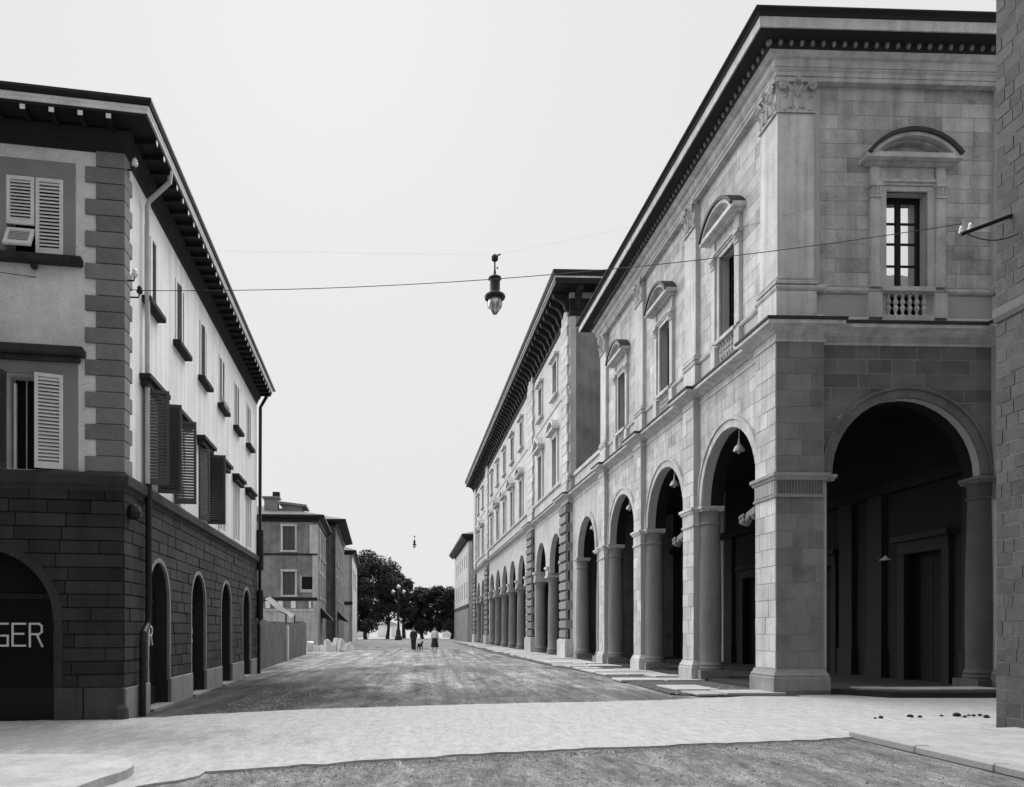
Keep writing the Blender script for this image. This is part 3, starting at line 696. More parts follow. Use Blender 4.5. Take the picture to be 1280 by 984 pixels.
link('belt_course', MB().sweep(p2, belt_prof), 'travertine', b2); link('belt_flashing', MB().sweep(p2, flash_prof), 'lead', b2)
link('sill_band', MB().sweep([SD.P(B1e,D2),SD.P(B0,D2),SD.P(B0,-13)], [(-0.05,9.45),(0.08,9.45),(0.12,9.52),(0.12,9.60),(-0.05,9.62)]), 'travertine', b2)
link('upper_band', MB().sweep([SD.P(B1e,D2),SD.P(B0,D2)], [(-0.05,14.0),(0.05,14.0),(0.07,14.12),(-0.05,14.14)]), 'travertine', b2)
def b2_window(kind):
    t = MB()
    if kind < 2:
        t.fb(-0.95,-0.62,-0.02,0.08,9.65,12.4).fb(0.62,0.95,-0.02,0.08,9.65,12.4).fb(-0.95,0.95,-0.02,0.10,12.35,12.65).fb(-1.15,1.15,-0.02,0.38,12.65,12.78)
        if kind == 0: t.fprism([(-1.15,12.78),(1.15,12.78),(0,13.37)],-0.02,0.2).hexa([(-1.2,-0.4,12.78),(0,-0.4,13.37),(0,0.02,13.37),(-1.2,0.02,12.78),(-1.2,-0.4,12.92),(0,-0.4,13.6),(0,0.02,13.6),(-1.2,0.02,12.92)]).hexa([(0,-0.4,13.37),(1.2,-0.4,12.78),(1.2,0.02,12.78),(0,0.02,13.37),(0,-0.4,13.6),(1.2,-0.4,12.92),(1.2,0.02,12.92),(0,0.02,13.6)])
        else:
            R = 1.4; zc = 12.78+0.6-R; a = math.asin(1.15/R); t.ring(0,zc,R-0.16,R,-0.02,0.38,pi/2-a,pi/2+a,14)
        z0, z1, hw = 9.75, 12.35, 0.62
    else:
        t.fb(-0.8,-0.58,-0.02,0.06,14.7,16.6).fb(0.58,0.8,-0.02,0.06,14.7,16.6).fb(-0.8,0.8,-0.02,0.07,16.6,16.82).fb(-0.95,0.95,-0.02,0.26,16.82,16.95).fb(-0.92,0.92,-0.02,0.22,14.58,14.72)
        z0, z1, hw = 14.75, 16.6, 0.58
    o = link('window', t, 'travertine')
    link('casement', MB().fb(-0.04,0.04,-0.3,-0.24,z0,z1).fb(-hw,hw,-0.3,-0.24,z1-0.7,z1-0.64).fb(-hw,-hw+0.07,-0.3,-0.24,z0,z1).fb(hw-0.07,hw,-0.3,-0.24,z0,z1), 'cornice_dark', o)
    link('pane', MB().fb(-hw,-0.04,-0.29,-0.28,z0,z1), 'glass_dark', o); link('pane', MB().fb(0.04,hw,-0.29,-0.28,z0,z1), 'glass_dark', o)
    return o
wk = [b2_window(0), b2_window(1), b2_window(2)]
for i_, c in enumerate(ar):
    place(wk[(i_+1) % 2], b2, SD, c, D2, 0); place(wk[2], b2, SD, c, D2, 0)
cpth2 = [SD.P(B1e,-13),SD.P(B1e,D2),SD.P(B0,D2),SD.P(B0,-14)]
link('frieze', MB().sweep(cpth2, [(-0.2,17.7),(0.06,17.7),(0.1,17.78),(0.03,17.82),(0.03,18.6),(-0.2,18.62)]), 'cornice_dark', b2)
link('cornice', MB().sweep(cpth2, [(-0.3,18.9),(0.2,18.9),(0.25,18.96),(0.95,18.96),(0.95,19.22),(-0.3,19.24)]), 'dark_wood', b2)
link('cornice_face', MB().sweep(cpth2, [(-0.3,19.23),(0.98,19.23),(0.98,19.32),(-0.3,19.33)]), 'travertine', b2)
link('eave_gutter', MB().sweep(cpth2, [(-0.3,19.34),(1.02,19.34),(1.08,19.5),(1.08,19.6),(-0.3,19.65)]), 'cornice_dark', b2)
link('upper_frieze', MB().sweep(cpth2, [(-0.2,18.6),(0.02,18.6),(0.02,18.92),(-0.2,18.92)]), 'stucco_b2', b2)
con = MB().add([], [])
prf = [(0,18.0-18),(0.10,0.0),(0.22,0.16),(0.30,0.42),(0.52,0.60),(0.80,0.72),(0.84,0.95),(0,0.95)]
n = len(prf)
con.add([(-0.14,-d,z) for d,z in prf] + [(0.14,-d,z) for d,z in prf], [tuple(range(n)), tuple(range(2*n-1,n-1,-1))] + [(i,i+n,(i+1)%n+n,(i+1)%n) for i in range(n)])
con_me = con.mesh('console_bracket')
s_ = B0 - 0.35
while s_ > B1e + 0.2:
    link('console_bracket', con_me, 'cornice_dark', b2, SD, loc=(s_, D2, 18.0)); s_ -= 0.95
FL = Frame(*SD.P(B0, 0), 0)
for k in range(8): link('console_bracket', con_me, 'cornice_dark', b2, FL, loc=(0.45+k*0.95, 0.0, 18.0))
rp = [SD.P(B1e-1,1.0),SD.P(B0+1,1.0),SD.P(B0+1,-14.5),SD.P(B1e-1,-14.5)]
link('roof', MB().add([(x,y,19.62) for x,y in rp] + [(*SD.P(B1e+5,-6),22.0),(*SD.P(B0-6,-6),22.0)], [(0,1,5,4),(1,2,5),(2,3,4,5),(3,0,4),(3,2,1,0)]), 'roof', b2)
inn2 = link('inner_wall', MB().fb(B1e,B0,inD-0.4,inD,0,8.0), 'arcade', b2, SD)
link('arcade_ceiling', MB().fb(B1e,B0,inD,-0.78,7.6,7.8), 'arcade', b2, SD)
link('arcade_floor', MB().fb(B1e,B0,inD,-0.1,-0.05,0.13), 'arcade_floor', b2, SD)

# ---- far building beyond it
b3 = empty('far_corner_house', (R0[0],R0[1],0), RA)
tag(b3, 'smaller pale house with deep eaves beyond the long arcaded building', 'building')
F3 = Frame(*SD.P(-80, 0.35), -pi/2)
ops3 = []
for k in range(6):
    c = -2.2 - k*4; ops3 += [(c-0.55,c+0.55,5.6,'r',7.8),(c-0.5,c+0.5,9.6,'r',11.4)]
link('wall', MB().slab(-26, 0, 0, 13.2, -0.5, 0, ops3), 'stucco_b2', b3, F3)
link('front_wall', MB().fb(-0.4,-0.002,-10,-0.5,0,13.2), 'old_plaster', b3, F3)
link('ground_floor_band', MB().fb(-26,0.05,0,0.12,4.4,4.8), 'cornice_dark', b3, F3)
link('ground_floor_render', MB().fb(-26,0.03,0,0.05,0,4.4), 'old_plaster', b3, F3)
for k in range(6):
    c = -2.2 - k*4
    link('window', MB().fb(c-0.55,c+0.55,-0.3,-0.2,5.6,7.8), 'glass_dark', b3, F3); link('window', MB().fb(c-0.5,c+0.5,-0.3,-0.2,9.6,11.4), 'glass_dark', b3, F3)
e3 = [F3.P(-26,0),F3.P(0,0),F3.P(0,-10)]
link('eaves', MB().sweep(e3, [(-0.2,12.9),(0.1,12.9),(0.3,12.7),(0.9,13.25),(0.9,13.5),(-0.2,13.6)]), 'dark_wood', b3)
link('roof', MB().add([(*F3.P(-27,0.9),13.5),(*F3.P(0.9,0.9),13.5),(*F3.P(0.9,-10),13.5),(*F3.P(-27,-10),13.5),(*F3.P(-22,-5),15.2),(*F3.P(-4,-5),15.2)], [(0,1,5,4),(1,2,5),(2,3,4,5),(3,0,4),(3,2,1,0)]), 'roof', b3)

# ================================================================== ARCADE PAVEMENT: large slabs
def wpt(s_, d): # palace frame to world
    x, y = SD.P(s_, d); return (R0[0] + x*cos(RA) - y*sin(RA), R0[1] + x*sin(RA) + y*cos(RA))
pave = link('arcade_pavement', MB().prism([wpt(0.5,-0.3),wpt(0.35,1.2),wpt(-0.3,2.35),wpt(-8,1.95),wpt(-17,2.4),wpt(-30,2.55),wpt(-78,2.3),wpt(-78,-0.3)][::-1], 0.0, 0.045), 'dirt', kind='structure')
rr = random.Random(11); s_ = 0.25
while s_ > -77:
    L = rr.uniform(1.0,1.9) if s_ > -30 else rr.uniform(2.2,3.4)
    gap = rr.choice([0.03,0.05,0.3,0.45]) if s_ > -16 else 0.03
    outer = 2.2 + rr.uniform(-0.25,0.12) if s_ < -1.5 else 1.9
    split = rr.choice([1.0,1.25,0.8])
    for (d0, d1) in ((-0.15, split-0.02), (split+0.02, outer)):
        if rr.random() < 0.12 and s_ > -14: continue
        z1 = 0.085 + rr.uniform(-0.015,0.025)
        q = [wpt(s_-rr.uniform(0,0.05),d0+rr.uniform(0,0.04)), wpt(s_-rr.uniform(0,0.05),d1), wpt(s_-L+gap,d1+rr.uniform(-0.06,0.06)), wpt(s_-L+gap,d0+rr.uniform(0,0.04))]
        o = link('pavement_slab', MB().prism(q, 0.02, z1), 'slab', pave)
        if s_ > -25: bevel(o, 0.02, 2)
    s_ -= L

# ================================================================== LEFT CORNER BUILDING
L0 = (-5.124, 12.942)
left = empty('corner_house', (L0[0],L0[1],0))
tag(left, 'corner house with dark rusticated ground floor, grey quoins and louvred shutters', 'building')
LFa = atan2(0.17579,0.98443); LSa = atan2(0.99758,-0.06957)
LF = Frame(0,0,LFa); LS = Frame(0,0,LSa)
LFe, LSe = -9.0, 14.35
la_c = [2.1,5.42,8.78,12.15]; la_r = 0.72; la_s = 2.1
lops = [(c-la_r,c+la_r,-1,'a',la_s) for c in la_c]
fa_c, fa_r, fa_s = -2.2, 1.13, 1.70
fops = [(fa_c-fa_r,fa_c+fa_r,-1,'a',fa_s), (fa_c-3.4-fa_r,fa_c-3.4+fa_r,-1,'a',fa_s)]
wc = [1.55,3.68,5.92,8.16,10.4,12.58]
lw_ops = [(c-0.36,c+0.36,7.52,'r',8.86) for c in wc] + [(c-0.45,c+0.45,4.12,'r',5.85) for c in wc]
fwc = [-1.36,-4.0,-6.6]
fw_ops = [(c-0.43,c+0.43,7.62,'r',8.88) for c in fwc] + [(c-0.43,c+0.43,4.12,'r',5.68) for c in fwc]
def mitre(o):
    r0 = Vector((sin(LFa),-cos(LFa))); r1 = Vector((sin(LSa),-cos(LSa))); m = r0+r1; m = m/m.dot(r0); return m*o
wl = link('ground_floor_street_wall', MB().slab(-0.0,LSe,-0.05,4.0,-0.55,-0.012,lops), 'joint', left, LS)
wf = link('ground_floor_front_wall', MB().slab(LFe,0,-0.05,4.0,-0.55,-0.012,fops), 'joint', left, LF)
courses(LS, wl, 'rustic', 0.001, LSe, 0.55, 3.86, 0.2215, [0.5,0.62,0.75], lops + [(c-la_r-0.07,c+la_r+0.07,0,'a',la_s) for c in la_c], -0.02, 0.02, 0.02, seed=21)
courses(LF, wf, 'rustic', -3.3, -0.001, 0.55, 3.86, 0.2215, [0.55,0.7,0.85], fops + [(fops[0][0]-0.12,fops[0][1]+0.12,0,'a',fa_s)], -0.02, 0.02, 0.02, seed=22)
for c in la_c: link('archivolt', MB().ring(c,la_s,la_r-0.012,la_r+0.07,-0.03,0.026,n=20).fb(c-la_r-0.07,c-la_r+0.012,-0.03,0.026,0.5,la_s).fb(c+la_r-0.012,c+la_r+0.07,-0.03,0.026,0.5,la_s), 'plinth', left, LS)
for fo in fops[:1]:
    link('archivolt', MB().ring(fa_c,fa_s,fa_r-0.012,fa_r+0.13,-0.3,0.03,n=24).fb(fo[1],fo[1]+0.13,-0.3,0.03,0.5,fa_s).fb(fo[0]-0.13,fo[0],-0.3,0.03,0.5,fa_s), 'rustic', left, LF)
# plinth stones
xs = [-9]+[fops[1][0],fops[1][1],fops[0][0],fops[0][1],0]
for a, b in ((-1.07,-0.62),(-0.61,0.0),(-4.4,-3.36)):
    bevel(link('plinth_stone', MB().fb(a+0.004,b-0.004 if b<0 else 0.02,-0.1,0.055,-0.03,0.55), 'plinth_shade', left, LF), 0.012)
ed = [0.0] + sum([[c-la_r-0.0,c+la_r+0.0] for c in la_c],[]) + [LSe]
for a, b in zip(ed[0::2], ed[1::2]):
    n_ = max(1, round((b-a)/1.0))
    for k in range(n_):
        bevel(link('plinth_stone', MB().fb(a+(b-a)*k/n_+0.004,a+(b-a)*(k+1)/n_-0.004,-0.1,0.056,-0.03,0.54), 'plinth', left, LS), 0.012)
p_ = mitre(0.06)
link('bumper_stone', MB().lathe([(0.13,0),(0.12,0.22),(0.08,0.29),(0.02,0.31)], (p_.x-0.1,p_.y+0.05,-0.02), 12), 'plinth_shade', left)
# shop fronts inside the arches
for k, c in enumerate(la_c):
    link('shop_door', MB().fb(c-la_r,c-0.01,-0.32,-0.27,0,2.9).fb(c+0.01,c+la_r,-0.32,-0.27,0,2.9), 'black', left, LS)
    link('threshold', MB().fb(c-la_r,c+la_r,-0.3,0.12,-0.02,0.05), 'plinth', left, LS)
link('shop_window', MB().fb(fa_c-fa_r,fa_c+fa_r,-0.32,-0.27,0,2.9), 'black', left, LF)
link('shop_window', MB().fb(fa_c-3.4-fa_r,fa_c-3.4+fa_r,-0.32,-0.27,0,2.9), 'black', left, LF)
link('shop_frame', MB().fb(fa_c-fa_r,fa_c+fa_r,-0.27,-0.22,2.02,2.10).fb(fa_c-0.42,fa_c-0.36,-0.27,-0.22,0,2.02).fb(fa_c+fa_r-0.07,fa_c+fa_r,-0.27,-0.2,0,2.02).fb(fa_c-fa_r,fa_c+fa_r,-0.27,-0.2,0,0.55).fb(fa_c-0.03,fa_c+0.03,-0.27,-0.22,2.1,2.8), 'iron', left, LF)
link('pane', MB().fb(fa_c-0.36,fa_c+fa_r-0.07,-0.268,-0.262,0.55,2.02), 'glass_dark', left, LF)
for c in la_c: link('shop_frame', MB().fb(c-la_r,c+la_r,-0.27,-0.22,2.02,2.1).fb(c-0.03,c+0.03,-0.27,-0.22,0,2.75).fb(c-la_r,c+la_r,-0.27,-0.2,0,0.4), 'iron', left, LS)
GL = {'G': [[(0.95,0.97),(0.25,0.97),(0.06,0.85),(0.06,0.15),(0.25,0.03),(0.95,0.03),(0.95,0.46),(0.5,0.46)]],
      'E': [[(0.95,0.97),(0.06,0.97),(0.06,0.03),(0.95,0.03)],[(0.06,0.54),(0.82,0.54)]],
      'R': [[(0.06,0.0),(0.06,0.97),(0.72,0.97),(0.92,0.87),(0.92,0.62),(0.72,0.52),(0.06,0.52)],[(0.55,0.52),(0.95,0.0)]]}
def letters(txt, s0, z0, hgt, adv, wd, th, d):
    out = []
    for i, ch in enumerate(txt):
        mb = MB()
        for st in GL[ch]:
            for (a, b), (c, e) in zip(st[:-1], st[1:]):
                A = Vector((s0+i*adv+a*wd, z0+b*hgt)); B = Vector((s0+i*adv+c*wd, z0+e*hgt)); t = (B-A).normalized(); n_ = Vector((-t.y,t.x))*th/2; A = A-t*th/2; B = B+t*th/2
                mb.fprism([tuple(A-n_),tuple(B-n_),tuple(B+n_),tuple(A+n_)][::1], d-0.012-0.0004*random.random(), d+0.0008*random.random())
        out.append(mb)
    return out
for mb in letters('GER', -2.06, 1.235, 0.385, 0.265, 0.215, 0.032, -0.245): link('sign_letter', mb, 'white', left, LF)
for c, o_ in ((la_c[0],0.0),(la_c[1],0.02)):
    for mb in letters('GER', c-0.30+o_, 1.22, 0.36, 0.27, 0.22, 0.035, -0.24): link('sign_letter', mb, 'white', left, LS)
# belt course
lpath = [LF.P(LFe,0),(0,0),LS.P(LSe,0)]
link('belt_course', MB().sweep(lpath, [(-0.2,3.80),(0.03,3.80),(0.05,3.86),(0.11,3.90),(0.12,4.04),(0.06,4.10),(-0.2,4.11)]), 'rustic', left)
# upper walls
link('upper_street_wall', MB().slab(-0.0,LSe,4.0,9.75,-0.5,0,lw_ops), 'stucco', left, LS)
link('upper_front_wall', MB().slab(LFe,-0.0,4.0,9.75,-0.5,-0.001,fw_ops), 'stucco_old_shade', left, LF)
link('rear_walls', MB().fb(LSe-0.3,LSe-0.002,-9,-0.5,0,9.75), 'stucco_old_shade', left, LS)
# quoins
for i_ in range(20):
    lg = i_ % 2 == 0; z0 = 4.11 + i_*0.2645; a, b = (-0.59, 0.38) if lg else (-0.42, 0.25)
    m1, m2 = mitre(0.035), mitre(-0.1)
    poly = [LF.P(a,0.035),(m1.x,m1.y),LS.P(b,0.035),LS.P(b,-0.1),(m2.x,m2.y),LF.P(a,-0.1)]
    bevel(link('quoin', MB().prism(poly, z0+0.006, z0+0.258), 'quoin', left), 0.008)
# eaves: mouldings, soffit, fascia, rafter ends
link('eaves_moulding', MB().sweep(lpath, [(-0.1,9.38),(0.02,9.38),(0.03,9.46),(0.06,9.48),(0.07,9.55),(0.12,9.58),(0.16,9.70),(-0.1,9.72)]), 'cornice_dark', left)
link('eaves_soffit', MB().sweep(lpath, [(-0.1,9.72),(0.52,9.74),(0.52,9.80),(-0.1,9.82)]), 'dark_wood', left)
link('eaves_fascia', MB().sweep(lpath, [(0.46,9.78),(0.535,9.78),(0.54,9.83),(0.555,9.85),(0.555,9.89),(0.3,9.90)]), 'stucco_old_shade', left)
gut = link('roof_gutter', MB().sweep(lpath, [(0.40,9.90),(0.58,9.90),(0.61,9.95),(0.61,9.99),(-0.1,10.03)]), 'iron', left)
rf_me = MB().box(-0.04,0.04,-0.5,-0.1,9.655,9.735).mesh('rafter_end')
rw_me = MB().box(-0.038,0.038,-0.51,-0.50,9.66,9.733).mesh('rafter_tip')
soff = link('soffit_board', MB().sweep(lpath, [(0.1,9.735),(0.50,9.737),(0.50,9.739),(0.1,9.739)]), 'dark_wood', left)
for fr_, ss in ((LF, [-0.12-0.425*k for k in range(21)]), (LS, [0.16+0.44*k for k in range(33)])):
    for s_ in ss:
        link('rafter', rf_me, 'dark_wood', soff, fr_, loc=(s_,0,0)); link('rafter_tip', rw_me, 'white', soff, fr_, loc=(s_,0,0))
a_, b_, c_ = Vector(LF.P(LFe,0.6)), mitre(0.6), Vector(LS.P(LSe+0.5,0.6))
link('roof', MB().add([(a_.x,a_.y,10.0),(b_.x,b_.y,10.0),(c_.x,c_.y,10.0),(*LS.P(LSe+0.5,-9.2),10.0),(*LF.P(LFe,-6),11.2),(*LS.P(6,-4.5),11.4),(*LS.P(9,-4.5),11.4)], [(0,1,5,4),(1,2,6,5),(2,3,6),(3,0,4,5,6)]), 'roof', left)
# windows: dark rooms behind, surrounds, sills, hoods
for c in wc:
    w_ = link('window', MB().fb(c-0.5,c+0.5,-0.5,-0.42,7.4,9.0), 'black', left, LS)
    bevel(link('sill', MB().fb(c-0.52,c+0.52,-0.1,0.16,7.40,7.52), 'cornice_dark', w_, LS), 0.02)  # sill colour darkened to stand for shade on its viewer side
    w_ = link('window', MB().fb(c-0.55,c+0.55,-0.5,-0.42,4.0,6.0), 'black', left, LS)
    link('hood', MB().fprism([(c-0.62,5.86),(c+0.62,5.86),(c+0.62,5.98),(c-0.62,5.98)],-0.05,0.14).fb(c-0.68,c+0.68,-0.02,0.20,5.98,6.06), 'cornice_dark', w_, LS)
for c in fwc:
    w_ = link('window', MB().fb(c-0.55,c+0.55,-0.5,-0.42,7.5,9.0), 'black', left, LF)
    link('window_band', MB().slab(c-0.62,c+0.62,7.58,9.16,-0.02,0.012,[(c-0.43,c+0.43,7.6,'r',8.88)]), 'band', w_, LF)
    bevel(link('sill', MB().fb(c-0.74,c+0.74,-0.1,0.15,7.46,7.60).fb(c-0.05,c+0.05,0,0.1,7.36,7.46), 'rustic', w_, LF), 0.03, 2)
    w_ = link('window', MB().fb(c-0.55,c+0.55,-0.5,-0.42,4.0,6.0), 'black', left, LF)
    link('window_band', MB().slab(c-0.66,c+0.66,4.12,5.95,-0.02,0.012,[(c-0.43,c+0.43,4.1,'r',5.68)]), 'band', w_, LF)
    bevel(link('hood', MB().fb(c-0.70,c+0.70,-0.05,0.10,5.88,5.97).fb(c-0.78,c+0.78,-0.05,0.22,5.97,6.10), 'rustic', w_, LF), 0.02)
    link('casement', MB().fb(c-0.37,c-0.335,-0.2,-0.15,4.12,5.55).fb(c-0.22,c-0.21,-0.3,-0.27,4.12,5.66), 'shutter', w_, LF)
# louvred shutters: leaf hinged at local x=0, extends +x by width
sh_cache = {}
def shutter(W_, z0, z1, material, frame, s_, d, ang, mirror=1, slats=True, nsl=None, tilt=0, name='shutter', slatm=None):
    key = (W_, round(z1-z0,3), mirror, slats)
    H_ = z1-z0; n_ = nsl or int(H_/0.062)
    if key not in sh_cache:
        mb = MB(); f = 0.055
        q = lambda a, b: (min(a*mirror,b*mirror), max(a*mirror,b*mirror))
        for (a, b, za, zb) in ((0,f,0,H_),(W_-f,W_,0,H_),(f,W_-f,0,f+0.02),(f,W_-f,H_-f,H_)):
            x0, x1 = q(a,b); mb.box(x0,x1,-0.02,0.02,za,zb)
        st = (H_-2*f-0.02)/n_; x0, x1 = q(f,W_-f)
        sl_ = MB().hexa([(x0,-0.022,0.0),(x1,-0.022,0.0),(x1,0.012,st*0.72),(x0,0.012,st*0.72),(x0,-0.022,0.010),(x1,-0.022,0.010),(x1,0.012,st*0.72+0.010),(x0,0.012,st*0.72+0.010)]).mesh('slat')
        allm = MB()
        if not slats:
            for k in range(n_):
                z = f+0.02+k*st; allm.hexa([(x0,-0.022,z),(x1,-0.022,z),(x1,0.012,z+st*0.72),(x0,0.012,z+st*0.72),(x0,-0.022,z+0.01),(x1,-0.022,z+0.01),(x1,0.012,z+st*0.72+0.01),(x0,0.012,z+st*0.72+0.01)])
        sh_cache[key] = (mb.mesh('shutter'), sl_, st, f, allm.mesh('slats') if not slats else None)
    me, sl_, st, f, am = sh_cache[key]
    me = me.copy() if me.materials and me.materials[0] != M[material] else me
    if not me.materials: me.materials.append(M[material])
    else: me.materials[0] = M[material]
    p = frame.P(s_, d)
    o = link(name, me, None, left); o.location = (p[0],p[1],z0); o.rotation_euler = (0,0,frame.a+ang)
    if tilt:
        o.rotation_euler = (Matrix.Rotation(frame.a+ang,3,'Z') @ Matrix.Rotation(tilt,3,'X')).to_euler()
    if slats:
        if sl_.materials and sl_.materials[0] != M[material]: sl_ = sl_.copy(); sl_.materials[0] = M[material]
        for k in range(n_): link('slat', sl_, material, o, loc=(0,0,f+0.02+k*st))
    else:
        sm_ = slatm or material
        if am.materials and am.materials[0] != M[sm_]: am = am.copy(); am.materials[0] = M[sm_]
        q_ = link('slats', am, sm_, o)
    return o
# front, second floor: closed, the left leaf's lower flap pushed out
shutter(0.42,7.63,8.87,'shutter',LF,fwc[0]+0.43,0.0,0,-1)
shutter(0.42,8.09,8.87,'shutter',LF,fwc[0]-0.43,0.0,0,1)
fo_ = shutter(0.42,7.68,8.09,'shutter',LF,fwc[0]-0.43,0.19,0,1,nsl=7,tilt=radians(-32))
shutter(0.42,4.13,5.67,'shutter',LF,fwc[0]+0.43,0.015,radians(13),-1)       # front, first floor: right leaf folded back
shutter(0.42,4.13,5.67,'shutter_dark',LF,fwc[0]-0.44,0.03,radians(-100),1)  # open leaf painted dark to stand for its shaded face
for c in fwc[1:2]:
    shutter(0.42,7.63,8.87,'shutter',LF,c+0.43,0.0,0,-1,False); shutter(0.42,7.63,8.87,'shutter',LF,c-0.43,0.0,0,1,False)
    shutter(0.42,4.13,5.67,'shutter',LF,c+0.43,0.0,0,-1,False); shutter(0.42,4.13,5.67,'shutter',LF,c-0.43,0.0,0,1,False)
for k, c in enumerate(wc):
    for m_, s_ in ((1,c-0.355),(-1,c+0.355)):
        shutter(0.35,7.53,8.85,'shutter',LS,s_,0.005,radians(-9 if m_ > 0 and k in (1,2) else 0),m_,False,slatm='shutter_dark')
    mt = 'shutter_dark' if k in (0,2) else 'shutter'  # open leaves get the dark copy as painted shade, closed ones stay lit
    angs = {0:(-75,100),1:(-80,0),2:(-20,95),3:(0,0),4:(0,0),5:(0,0)}[k]
    shutter(0.44,4.13,5.84,'shutter_dark' if angs[0] else mt,LS,c-0.45,0.01,radians(angs[0]),1,False)
    shutter(0.44,4.13,5.84,'shutter_dark' if angs[1] else mt,LS,c+0.45,0.01,radians(angs[1]),-1,False)
fl_ = shutter(0.35,7.55,7.95,'shutter',LS,wc[3]-0.0,0.16,0,1,False,nsl=7,tilt=radians(-30))
# drain pipes
def wp(fr_, s_, d, z): p = fr_.P(s_, d); return (p[0], p[1], z)
link('drain_pipe', MB().tube([wp(LS,1.05,0.50,9.78),wp(LS,1.05,0.48,9.55),wp(LS,1.05,0.12,9.2),wp(LS,1.05,0.09,9.1),wp(LS,1.05,0.09,4.12)],0.045,10), 'zinc', left)
link('lower_drain_pipe', MB().tube([wp(LS,1.05,0.11,4.12),wp(LS,1.05,0.11,1.75),wp(LS,1.0,0.11,1.6),wp(LS,0.72,0.12,1.45),wp(LS,0.66,0.12,1.3),wp(LS,0.66,0.12,0.0)],0.06,10), 'iron', left)
link('drain_pipe', MB().tube([wp(LS,LSe+0.1,0.35,9.75),wp(LS,LSe+0.02,0.12,9.3),wp(LS,LSe+0.0,0.10,3.8),wp(LS,LSe+0.0,0.10,1.9),wp(LS,LSe-0.2,0.10,1.7),wp(LS,LSe-0.2,0.10,0)],0.06,8).tube([wp(LS,LSe,0.10,5.0),wp(LS,LSe,0.10,3.6)],0.13,8).tube([wp(LS,LSe,0.10,2.9),wp(LS,LSe,0.10,1.9)],0.12,8), 'iron', left)
# iron clamps and insulators on the corner
for s_, z in ((0.36,7.18),(0.10,9.2),(0.10,7.35)):
    q = link('insulator_hook', MB().tube([wp(LS,s_,0.0,z),wp(LS,s_,0.14,z),wp(LS,s_,0.16,z+0.08)],0.015,6), 'iron', left)
    link('insulator', MB().lathe([(0.02,0),(0.05,0.02),(0.055,0.06),(0.035,0.08),(0.045,0.1),(0.02,0.14)],wp(LS,s_,0.16,z+0.06),10), 'porcelain' if z != 7.18 else 'iron', q)
link('bell_casing', MB().lathe([(0.02,-0.13),(0.11,-0.1),(0.13,0),(0.1,0.1),(0.03,0.14)],wp(LS,0.25,0.1,3.5),12), 'iron', left)

# ================================================================== RIGHT EDGE: SMALL-STONE BUILDING
B0_ = (8.53, 11.79)
br = empty('small_stone_house', (B0_[0],B0_[1],0), RA)
tag(br, 'building with a wall of small squared stones and a projecting string course', 'building')
BS = Frame(0,0,-pi/2); BF = Frame(0,0,0)      # street face: s>0 towards the viewer
wbr = link('street_wall', MB().fb(0.0,60,-0.5,0,-0.05,12.7), 'rubble_joint', br, BS)
link('rear_wall', MB().fb(0.5,14,-0.5,-0.002,0,12.7).fb(13.6,14,0.0,60,0,12.7), 'rubble_joint', br, Frame(0,-0.0,0))
link('rear_wall', MB().box(0.5,14,-0.5,-0.0,0,12.7), 'rubble_joint', br)
courses(BS, wbr, 'rubble', 0.0, 1.0, 0.0, 6.12, 0.203, [0.2,0.27,0.34], [], -0.02, 0.006, 0.018, name='stone', seed=31, minarea=0)
courses(BS, wbr, 'rubble', 0.0, 1.0, 6.36, 11.6, 0.203, [0.2,0.27,0.34], [], -0.02, 0.006, 0.018, name='stone', seed=32, minarea=0)
jm = MB(); r5 = random.Random(77)
for z0, z1 in ((0.0,6.12),(6.36,11.6)):
    n_ = round((z1-z0)/0.203); hh = (z1-z0)/n_
    for i_ in range(n_):
        x = 1.0 + (0.1 if i_ % 2 else 0)
        while x < 7.5:
            L = r5.choice([0.2,0.27,0.34]); jm.fb(x+0.009,x+L-0.009,-0.02,0.006+r5.uniform(-0.005,0.005),z0+i_*hh+0.009,z0+(i_+1)*hh-0.009); x += L
o = link('further_stones', jm, 'rubble', wbr, BS); o['kind'] = 'stuff'
link('string_course', MB().sweep([BS.P(-0.0,0)+(), BS.P(60,0)], [(-0.1,6.13),(0.03,6.13),(0.06,6.20),(0.06,6.33),(-0.1,6.36)]), 'rubble_joint', br)
link('roof', MB().add([(-0.5,0.5,12.7),(14.5,0.5,12.7),(14.5,-60.5,12.7),(-0.5,-60.5,12.7),(7,-4,14.0),(7,-52,14.0)], [(0,3,5,4),(0,4,1),(1,4,5,2),(2,5,3),(0,1,2,3)]), 'roof', br)
# bracket arm with two insulators
arm = empty('insulator_bracket', (0,0,0)); tag(arm, 'slanting iron bracket with two white insulators on the small-stone wall', 'bracket')
link('arm', MB().tube([(8.56,11.5,7.62),(7.82,11.55,7.36)],0.03,8), 'iron', arm)
for t in (0.02,0.17):
    x = 7.82 + t*0.9; z = 7.36 + t*0.32
    link('insulator', MB().lathe([(0.015,0.0),(0.032,0.02),(0.036,0.05),(0.022,0.065),(0.032,0.085),(0.014,0.12)],(x,11.55,z),10), 'porcelain', arm)

# ================================================================== off-frame house on the near left corner (shades the cross street)
nl = empty('near_corner_house', (-5.6,7.0,0)); tag(nl, 'plain rendered house on the rounded sidewalk corner', 'building')
link('wall', MB().box(-16,0,-0.4,0,0,12.5).box(-0.4,-0.002,-60,-0.4,0,12.5).box(-16,-15.6,-60,-0.4,0,12.5), 'garden_wall', nl)
link('roof', MB().add([(-16.5,0.6,12.5),(0.6,0.6,12.5),(0.6,-60.5,12.5),(-16.5,-60.5,12.5),(-8,-6,14.5),(-8,-52,14.5)], [(0,4,1),(1,4,5,2),(2,5,3),(3,5,4,0),(0,1,2,3)]), 'roof', nl)

